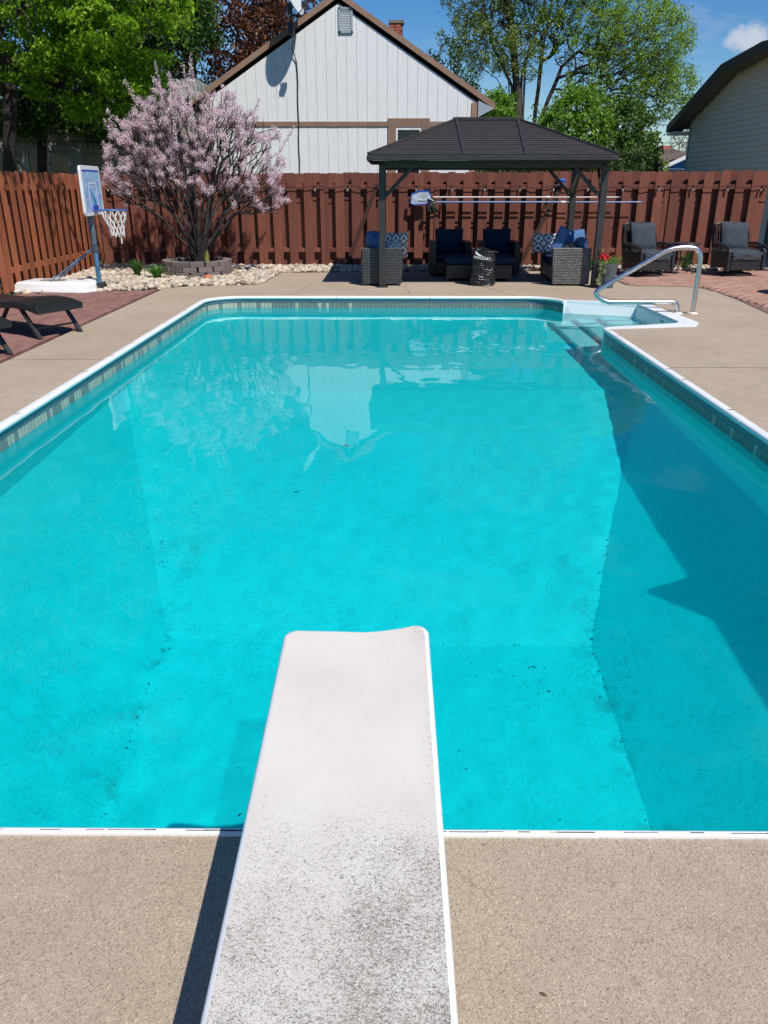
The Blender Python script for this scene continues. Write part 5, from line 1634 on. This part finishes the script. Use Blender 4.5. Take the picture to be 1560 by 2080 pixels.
mb = MB(); mb.bb((-.50, WY1 + .05, 3.22), (6, 29.88, 3.30)); mb.build('eave_soffit', M_vinyl, gh)

# dark strip of foundation / bin at the right edge behind the fence end
t = thing('grey_shed_door', 'dark grey low door at the foot of the grey house past the fence end', 'door', (9.9, 20.3, 0))
mb = MB(); mb.bb((-.03, -1.6, -.02), (.04, 1.6, 1.15))
mb.build('door_leaf', simple('dark_door', (.055, .06, .07), .6, .15), t, bev=.01)

# ------------------------------------------------------------------ left house, shaded
lh = thing('dark_house', 'grey green plank sided house in deep shade behind the left trees', 'house', (0, 28, 0))
mb = MB(); mb.prism([(-24, -.1), (-5.9, -.1), (-5.9, 2.5), (-9.1, 3.9), (-24, 3.9)], .06, 7, 'y'); mb.build('wall', M_greywood, lh)
z = 0.0
while z < 3.9:
    x1 = -5.95 if z < 2.2 else -5.95 - max(0, (z + .36 - 2.5)) * 2.28
    mb = MB(); mb.bb((-23.9, .0, z + .012), (x1, .058, z + .355)); mb.build('siding_plank', M_greywood, lh); z += .37
wf = MB(); wf.bb((-12.0, -.05, 1.3), (-11.8, .0, 2.86)); wf.bb((-10.5, -.05, 1.3), (-10.0, .0, 2.86)); wf.bb((-11.8, -.05, 2.70), (-10.5, .0, 2.86)); wf.bb((-11.19, -.04, 1.3), (-11.12, -.0, 2.70))
ww = wf.build('window_frame', M_dimtrim, lh)
mb = MB(); mb.bb((-11.8, -.02, 1.3), (-10.5, -.004, 2.70)); mb.build('pane', M_darkglass, ww)
mb = MB(); a = arc(-12.9, 2.0, .75, 0, PI, 10); mb.prism([(-12.15, 0)] + a + [(-13.65, 0)], -.02, -.003, 'y'); mb.build('arched_door', M_darkglass, lh)
mb = MB(); mb.tube([(-12.12, -.04, 0)] + [(x, -.04, z) for x, z in arc(-12.9, 2.0, .78, 0, PI, 12)] + [(-13.68, -.04, 0)], .05, 6); mb.build('arch_trim', M_dimtrim, lh)
mb = MB(); mb.prism([(-5.4, 2.30), (-9.2, 4.02), (-24, 4.02), (-24, 4.16), (-9.15, 4.16), (-5.35, 2.44)], -.4, 7.2, 'y'); mb.build('roof', M_shingle, lh)
mb = MB(); mb.prism([(-5.4, 2.22), (-9.2, 3.94), (-24, 3.94), (-24, 4.17), (-9.15, 4.17), (-5.35, 2.45)], -.43, -.40, 'y'); mb.build('fascia', M_dimtrim, lh)
gg = thing('garden_shed', 'pale grey flat topped roof edge just showing between the green tree and the blossoms', 'shed', (-7.7, 30.5, 0))
mb = MB(); mb.bb((-.7, 0, 0), (.9, 3, 4.4)); mb.build('wall', M_greywood, gg)
mb = MB(); mb.bb((-.85, -.2, 4.4), (1.05, 3.2, 5.02)); mb.build('roof', simple('pale_grey_roof', (.38, .42, .38), .8, .1), gg)

# ------------------------------------------------------------------ far: blue house, tower, wires
bh_ = thing('blue_house', 'blue house gable with white roof edge far behind the fence', 'house', (0, 45, 0))
mb = MB(); mb.prism([(13.7, 0), (17.6, 0), (17.6, 2.9), (15.55, 2.95), (13.9, 2.26)], .2, 8, 'y'); mb.build('wall', M_blue_paint, bh_)
mb = MB(); mb.bar((13.35, .0, 2.08), (15.75, .0, 3.12), .5, .13); mb.bar((15.75, 0, 3.12), (18, 0, 2.2), .5, .13); mb.build('white_fascia', M_white, bh_)
mb = MB(); mb.prism([(12.9, 2.15), (15.75, 3.22), (15.75, 3.3), (12.9, 2.3)], .3, 12, 'y'); mb.build('roof', M_shingle, bh_)
mb = MB(); mb.bb((14.4, .1, 2.40), (15.6, .2, 2.46)); mb.build('white_sill', M_white, bh_)
bh2 = thing('tan_roofed_house', 'low house with brown shingle roof behind the blue house', 'house', (0, 58, 0))
mb = MB(); mb.prism([(16.0, 0), (22, 0), (22, 3.1), (19.0, 3.9), (16.0, 2.6)], 0, 8, 'y'); mb.build('roof', M_shingle, bh2)
tw = thing('grain_tower', 'small grey tower with red brick top far away under the sky', 'tower', (28.9, 90, 0))
mb = MB(); mb.bb((-.75, 0, 0), (.6, 2, 4.7)); mb.build('tower_body', M_concgrey, tw)
mb = MB(); mb.bb((-.65, -.1, 4.7), (.45, 2.1, 5.4)); mb.build('brick_top', M_brickfar, tw)
for i, (za, zb) in enumerate(((5.55, 5.6), (4.25, 4.62))):
    mb = MB(); mb.tube([(8 + 2.6 * k, 60, (za + (zb - za) * k / 8) - .12 * math.sin(PI * k / 8)) for k in range(9)], .02, 4); o = mb.build('power_line', M_cable)
    tag(o, ('upper' if i == 0 else 'lower') + ' thin power line crossing the sky beside the grey house', 'power line')

# ------------------------------------------------------------------ trees
def tubes_from(nodes, parent, rad, sides):
    P = np.asarray(nodes); par = np.asarray(parent); r = np.asarray(rad)
    idx = np.where(par >= 0)[0]; A = P[par[idx]]; B = P[idx]; ra = np.minimum(r[par[idx]], r[idx] * 1.35); rb = r[idx]
    d = B - A; L = np.linalg.norm(d, axis=1, keepdims=True); d = d / (L + 1e-9)
    ref = np.where(np.abs(d[:, 2:3]) < .9, np.array([[0, 0, 1.]]), np.array([[1., 0, 0]]))
    a = np.cross(d, ref); a /= np.linalg.norm(a, axis=1, keepdims=True) + 1e-9; b = np.cross(d, a)
    V = []
    ang = np.arange(sides) * 2 * PI / sides
    for (c, rr) in ((A, ra), (B + d * (rb[:, None] * .3), rb)):
        V.append(c[:, None, :] + (a[:, None, :] * np.cos(ang)[None, :, None] + b[:, None, :] * np.sin(ang)[None, :, None]) * rr[:, None, None])
    m = len(idx); V = np.stack(V, 1).reshape(-1, 3)
    j = np.arange(sides); base = (np.arange(m) * 2 * sides)[:, None]
    F = np.stack([base + j, base + (j + 1) % sides, base + sides + (j + 1) % sides, base + sides + j], -1).reshape(-1, 4)
    return V, F


def tree(name, label, base, trunk, blobs, n_t, leaf_n, leaf_s, sig, leafmat, bark, rmax=.2, seed=1, sides=5, jitter=.12, droop=0., group=None, exp_=.46, shell=.0, cat='tree', rmin=.006, step=.35, leafname='crown', outward=.6, stems=None):
    """trunk: list of points; blobs: (centre, radii, weight). Branches grow from the trunk to targets scattered in the blobs."""
    R = np.random.default_rng(seed)
    root = thing(name, label, cat, base, 0, group)
    B0 = np.array(base)
    nodes = []; par = []
    t = [np.array(q, float) for q in trunk]
    nodes.append(t[0]); par.append(-1)
    for i in range(len(t) - 1):
        k = max(1, int(np.linalg.norm(t[i + 1] - t[i]) / step))
        for s_ in range(1, k + 1):
            nodes.append(t[i] + (t[i + 1] - t[i]) * s_ / k + R.normal(0, jitter * .15, 3)); par.append(len(nodes) - 2)
    fork = np.array(t[-1])
    for st in (stems or []):
        pj = 0; st = [np.array(q, float) for q in st]
        for i in range(len(st) - 1):
            k = max(1, int(np.linalg.norm(st[i + 1] - st[i]) / step))
            for s_ in range(1, k + 1):
                nodes.append(st[i] + (st[i + 1] - st[i]) * s_ / k + R.normal(0, jitter * .1, 3)); par.append(pj); pj = len(nodes) - 1
    w = np.array([b_[2] for b_ in blobs], float); w /= w.sum()
    tg = []
    while len(tg) < n_t:
        b_ = blobs[R.choice(len(blobs), p=w)]; d = R.normal(size=3); d /= np.linalg.norm(d); rr = R.random() ** (1 / 3) if shell == 0 else shell + (1 - shell) * R.random()
        tg.append(np.array(b_[0]) + d * rr * np.array(b_[1]))
    tg = np.array(tg); tg = tg[np.argsort(np.linalg.norm(tg - fork, axis=1))]
    arr = np.zeros((60000, 3)); n = len(nodes); arr[:n] = nodes; df = np.zeros(60000); df[:n] = np.linalg.norm(arr[:n] - fork, axis=1) * 0 ; ends = []
    lowlim = max(1, n // 3) if not stems else 1
    for g_ in tg:
        dist = np.linalg.norm(arr[:n] - g_, axis=1)
        cost = dist + np.where(np.arange(n) < lowlim, 2.5, 0) + outward * np.maximum(0, np.linalg.norm(arr[:n] - fork, axis=1) - np.linalg.norm(g_ - fork) + .2) + .25 * np.maximum(0, arr[:n, 2] - g_[2])
        j = int(np.argmin(cost)); a = arr[j].copy(); d = dist[j]; k = max(1, int(d / step)); pj = j
        side = R.normal(0, 1, 3) * jitter * d
        for s_ in range(1, k + 1):
            u = s_ / k; p = a + (g_ - a) * u + side * math.sin(PI * u) + np.array([0, 0, droop * d * (math.sin(PI * u))]) + (R.normal(0, jitter * .12, 3) if s_ < k else 0)
            arr[n] = p; nodes.append(p); par.append(pj); pj = n; n += 1
        ends.append(n - 1)
    cnt = np.zeros(n)
    for e_ in ends: cnt[e_] += 1
    for i in range(n - 1, 0, -1): cnt[par[i]] += cnt[i]
    rad = np.maximum(rmin, rmax * (cnt / cnt.max()) ** exp_)
    rad = np.where(cnt < 1, rmin, rad)
    V, F = tubes_from(arr[:n], par, rad, sides)
    np_mesh('trunk', V - B0, F, bark, root, True)
    if leaf_n:
        thin = arr[:n][cnt <= 3]
        V, F = leaf_cloud(leaf_n, thin, sig, leaf_s, R)
        np_mesh(leafname, V - B0, F, leafmat, root)
    return root, arr[:n], cnt


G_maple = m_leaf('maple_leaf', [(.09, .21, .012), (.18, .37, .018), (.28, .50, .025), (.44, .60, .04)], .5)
G_mapled = m_leaf('maple_leaf_shaded', [(.03, .07, .012), (.06, .13, .018), (.09, .18, .025)], .3)  # darker copy of the maple leaf, shade of the lower crown painted in
G_elm = m_leaf('elm_leaf', [(.14, .21, .04), (.22, .32, .05), (.32, .44, .07), (.42, .50, .10)], .45)
G_elm2 = m_leaf('elm_leaf_bright', [(.15, .27, .03), (.26, .42, .04), (.38, .55, .06)], .45)
G_shrub = m_leaf('bush_leaf', [(.08, .18, .02), (.17, .33, .03), (.28, .46, .05)], .4)
G_dark = m_leaf('dark_leaf', [(.025, .05, .012), (.05, .085, .02), (.08, .12, .03)], .2)
G_red = m_leaf('bronze_leaf', [(.10, .035, .018), (.17, .065, .03), (.24, .10, .045)], .35)
G_pink = m_leaf('pink_blossom', [(.74, .46, .53), (.86, .65, .70), (.92, .80, .83), (.94, .87, .89)], .45, .7)
G_plum = m_leaf('plum_leaf', [(.09, .025, .035), (.16, .06, .06)], .25)
G_pale = m_leaf('pale_leaf', [(.12, .22, .07), (.18, .30, .10)], .3)

tree('maple_tree', 'large bright green maple overhanging the left fence', (-9.9, 21.8, 0), [(-9.9, 21.8, -.1), (-9.8, 21.8, 1.6), (-9.5, 21.6, 3.0)],
     [((-8.8, 20.6, 6.4), (4.2, 4.0, 2.6), 6), ((-6.3, 19.6, 5.4), (2.0, 2.0, 1.6), 3.0), ((-6.7, 19.9, 3.9), (1.5, 1.6, .9), 1.6), ((-12.5, 19.0, 5.2), (3, 3, 2.2), 2.4)],
     1500, 105000, .056, (.13, .13, .07), G_maple, M_bark_d, .17, 3, jitter=.10, droop=.05)
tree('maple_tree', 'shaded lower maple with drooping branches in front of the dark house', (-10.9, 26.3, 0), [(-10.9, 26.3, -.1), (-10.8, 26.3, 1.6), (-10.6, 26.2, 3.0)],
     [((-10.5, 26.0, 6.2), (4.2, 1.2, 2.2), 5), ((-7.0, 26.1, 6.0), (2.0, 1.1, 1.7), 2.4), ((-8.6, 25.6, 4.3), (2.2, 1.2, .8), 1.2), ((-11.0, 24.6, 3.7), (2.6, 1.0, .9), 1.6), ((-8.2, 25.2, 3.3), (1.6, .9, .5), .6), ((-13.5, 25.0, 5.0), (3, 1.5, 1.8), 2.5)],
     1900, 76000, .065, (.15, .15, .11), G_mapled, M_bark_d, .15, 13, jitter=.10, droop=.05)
tree('maple_tree', 'small overhead spray of green leaves shading the side fence', (-11.5, 14.0, 0), [(-11.5, 14.0, -.1), (-10.9, 13.8, 2.2), (-9.6, 13.5, 4.4)],
     [((-6.6, 13.3, 5.4), (1.9, 2.2, .9), 2), ((-9.5, 13.8, 5.6), (2.2, 2.2, 1.3), 2)], 330, 9500, .09, (.2, .2, .12), G_maple, M_bark_d, .12, 8, droop=.05)
tree('bronze_leaved_tree', 'tall tree with bronze red young leaves behind the blossoming tree', (-6.0, 34, 0), [(-6.0, 34, -.1), (-6.1, 34, 3), (-6.2, 34, 5.0)],
     [((-6.6, 34, 9.0), (4.2, 2.6, 4.2), 5), ((-9.5, 34, 6.0), (2.2, 1.8, 2.0), 1.4), ((-4.6, 34, 6.2), (1.6, 1.6, 1.8), 1.0)],
     1500, 34000, .085, (.20, .20, .22), G_red, M_bark_d, .22, 4, jitter=.08)
tree('elm_tree', 'tall open crowned tree with dark limbs behind the gazebo', (4.9, 32, 0), [(4.9, 32, -.1), (4.75, 32, 3.0), (4.60, 32, 4.8), (4.3, 32, 6.6), (4.0, 32, 8.0)],
     [((3.5, 32, 8.9), (2.2, 2.4, 2.2), 4), ((3.4, 32, 6.5), (1.3, 1.6, 1.2), 1.8), ((5.6, 32, 9.6), (2.2, 2.2, 1.6), 2.4), ((7.0, 32, 8.4), (1.2, 1.2, 1.2), .9), ((4.7, 32, 6.2), (.9, 1, 1.2), .8)],
     2300, 33000, .045, (.10, .10, .09), G_elm, M_bark, .155, 21, jitter=.07, droop=.05, exp_=.42, rmin=.011,
     stems=[[(4.6, 32, 4.6), (3.6, 32, 6.3), (2.9, 31.9, 8.4), (2.5, 31.9, 9.6)], [(4.6, 32, 5.0), (5.3, 32, 7.2), (5.7, 32, 9.4)], [(4.4, 32, 5.6), (3.2, 31.8, 7.0), (2.0, 31.8, 7.6)], [(4.6, 32, 5.4), (6.0, 32, 7.4), (7.0, 32, 8.8)], [(4.6, 32, 4.2), (3.8, 31.9, 5.2), (2.9, 31.8, 5.7)]])
tree('elm_tree', 'leaning dark trunked tree whose long limbs sweep out to the right beside the tall one', (5.35, 32.5, 0), [(5.35, 32.5, -.1), (5.3, 32.5, 2.5), (5.35, 32.5, 4.3)],
     [((5.6, 32.5, 8.0), (1.4, 1.6, 1.9), 1.6), ((7.0, 32.3, 6.6), (1.6, 1.5, 1.3), 1.8), ((8.8, 32, 6.4), (1.9, 1.8, 1.3), 3.0), ((9.6, 32, 4.9), (1.3, 1.4, 1.2), 2.0), ((7.6, 32, 5.0), (1.6, 1.4, .7), 1.0)], 2300, 34000, .045, (.10, .10, .09), G_elm2, M_bark, .14, 22, jitter=.08, droop=.09, exp_=.42, rmin=.011,
     stems=[[(5.35, 32.5, 3.6), (6.6, 32.3, 4.7), (7.8, 32.2, 5.1), (9.0, 32, 5.9)], [(5.35, 32.5, 3.2), (6.2, 32.4, 5.6), (7.6, 32.3, 6.8)], [(5.35, 32.5, 3.8), (5.5, 32.5, 6.2), (5.8, 32.5, 8.4)]])
tree('young_tree', 'thin pale green tree top showing over the right slope of the white house', (2.3, 36, 0), [(2.3, 36, -.1), (2.3, 36, 4.2)],
     [((2.2, 36, 6.0), (.75, .8, 1.3), 1), ((1.6, 36, 5.3), (.6, .6, .9), .6), ((3.0, 36, 5.2), (.8, .6, .8), .6)], 170, 2300, .07, (.09, .09, .11), G_pale, M_bark, .08, 6, jitter=.05)
tree('green_bush', 'bright green bushy tree directly right of the white house corner', (3.5, 28.5, 0), [(3.5, 28.5, -.1), (3.5, 28.5, 1.3)],
     [((3.45, 28.5, 3.2), (.75, .9, 1.3), 1)], 220, 6500, .065, (.11, .11, .11), G_shrub, M_bark, .09, 31, cat='bush')
tree('green_bush', 'tall bright green bush behind the gazebo ridge', (6.2, 28.5, 0), [(6.2, 28.5, -.1), (6.2, 28.5, 1.2)],
     [((6.1, 28.5, 3.2), (1.25, 1.0, 1.35), 2), ((5.3, 28.5, 2.6), (.7, .8, .9), .7)], 360, 10500, .065, (.11, .11, .11), G_shrub, M_bark, .10, 32, cat='bush')
tree('green_bush', 'darker rounded bush behind the right end of the gazebo roof', (8.0, 29.5, 0), [(8.0, 29.5, -.1), (8.0, 29.5, 1.2)],
     [((7.9, 29.5, 2.9), (1.2, 1.0, 1.4), 2)], 320, 9500, .065, (.12, .12, .11), m_leaf('mid_leaf', [(.05, .11, .02), (.10, .19, .03), (.15, .26, .04)], .3), M_bark_d, .10, 33, cat='bush')
tree('dark_shrub', 'dark tangled shrub along the fence top right of the gazebo', (8.3, 28.0, 0), [(8.3, 28, -.1), (8.2, 28, 1.0)],
     [((7.6, 28, 2.0), (1.2, .9, .7), 2), ((8.1, 28, 2.1), (.6, .9, .5), 1)], 420, 9000, .055, (.13, .13, .10), G_dark, M_bark_d, .08, 34, cat='shrub', jitter=.2)
tree('dark_shrub', 'low dark shrub seen under the gazebo beam against the fence top', (5.2, 26.5, 0), [(5.2, 26.5, -.1), (5.2, 26.5, .9)],
     [((4.6, 26.5, 2.0), (1.9, .8, .55), 2), ((6.5, 26.5, 2.0), (1.4, .8, .55), 1)], 380, 9000, .055, (.13, .13, .10), G_dark, M_bark_d, .08, 35, cat='shrub', jitter=.2)
tree('yellow_green_bush', 'small yellow green bush left of the blue house roof', (9.6, 33, 0), [(9.6, 33, -.1), (9.6, 33, 1.3)],
     [((9.6, 33, 2.3), (.95, .9, .7), 2)], 170, 3800, .06, (.10, .10, .09), m_leaf('lime_leaf', [(.16, .24, .04), (.26, .36, .05)], .3), M_bark, .07, 36, cat='bush')
tree('bare_tree', 'leafless grey tree far away beside the grey house wall', (20.4, 60, 0), [(20.4, 60, -.1), (20.4, 60, 2.6)],
     [((20.4, 60, 4.6), (1.1, .9, 1.3), 1)], 260, 900, .06, (.1, .1, .1), m_leaf('dry_bud', [(.20, .20, .14), (.3, .28, .2)], .2), simple('grey_bark', (.24, .22, .20), .9, .2), .10, 41, jitter=.04, rmin=.015)
tree('tree_row', 'line of distant green trees on the horizon', (0, 150, 0), [(0, 150, 0), (0, 150, 2)],
     [((x_, 150 + (i_ % 3) * 6, 3.2), (9, 4, 2.6), 1) for i_, x_ in enumerate(range(-120, 150, 13))], 700, 22000, .5, (1.2, 1.2, .9), G_dark, M_bark_d, .3, 51, step=4)
bpy.data.objects['tree_row']['kind'] = 'stuff'

# blossoming shrub tree: many upright stems from one foot
R = np.random.default_rng(77)
bx, by = -3.80, 16.36
cb_ = (bx, by, .2)
stems = []
for k in range(26):
    a = 2 * PI * k / 26 + R.uniform(-.1, .1); sp_ = R.uniform(.15, 1) if k % 3 else 1.0
    ex = 1.62 * sp_ * math.cos(a); ey = 1.0 * sp_ * math.sin(a); top = 3.15 - 1.35 * sp_ ** 2 + R.uniform(-.15, .25)
    stems.append([(bx, by, .20), (bx + ex * .10, by + ey * .10, .45), (bx + ex * .42, by + ey * .42, .35 + .38 * top), (bx + ex * .80, by + ey * .80, .75 * top + .1), (bx + ex, by + ey, top)])
ct, nd, cn = tree('blossoming_tree', 'pink blossoming multi stemmed tree growing inside the ring of blocks', cb_, [(bx, by, .10), (bx, by, .20)],
     [((-3.80, 16.5, 2.6), (1.25, .85, .85), 5), ((-4.75, 16.5, 2.2), (.75, .7, .65), 2.6), ((-2.80, 16.5, 2.15), (.80, .7, .85), 2.6), ((-3.80, 16.4, 1.75), (1.7, .9, .65), 2.6), ((-2.5, 16.4, 1.45), (.65, .5, .35), 1.2), ((-5.0, 16.4, 1.7), (.55, .5, .5), .8)],
     1500, 0, .03, .05, G_pink, M_bark_d, .075, 78, jitter=.05, rmin=.0030, step=.15, exp_=.36, outward=1.2, sides=4, stems=stems)
tips = nd[cn <= 2]
# upright whips above the crown
base_a = np.array(cb_)
wh_p = []; wh_n = [(0., 0, 0)]; wh_par = [-1]
for k in range(90):
    q = tips[R.integers(len(tips))]
    if q[2] < 2.2: continue
    L_ = R.uniform(.15, .5); dx = (q[0] - bx) * .18 + R.normal(0, .05); pj = 0
    for s_ in range(6):
        p = q + np.array([dx * s_ / 5, R.normal(0, .01), L_ * s_ / 5]); wh_n.append(tuple(p)); wh_par.append(pj if s_ else -1); pj = len(wh_n) - 1; wh_p.append(p)
wv, wf_ = tubes_from(wh_n, wh_par, [.004] * len(wh_n), 4); o = np_mesh('whips', wv - base_a, wf_, M_bark_d, ct); o['kind'] = 'stuff'
wh_p = np.array(wh_p)
clump = .5 + .5 * np.sin(tips[:, 0] * 7.3 + 2 * np.sin(tips[:, 2] * 5)) * np.sin(tips[:, 2] * 6.1 + tips[:, 1] * 5)
flo = tips[R.random(len(tips)) < np.clip((tips[:, 2] - .9) / 1.1, .14, 1) * (.15 + .95 * clump)]
sel = R.choice(len(flo), 5200)
clc = flo[sel] + R.normal(0, .018, (5200, 3))
V, F = leaf_cloud(86000, clc, (.027, .027, .027), .0135, R); np_mesh('blossom_clusters', V - base_a, F, G_pink, ct)
V, F = leaf_cloud(6500, wh_p, (.016, .016, .03), .017, R); np_mesh('blossom_clusters', V - base_a, F, G_pink, ct)
V, F = leaf_cloud(3500, tips, (.035, .035, .04), .015, R); np_mesh('young_leaves', V - base_a, F, G_plum, ct)
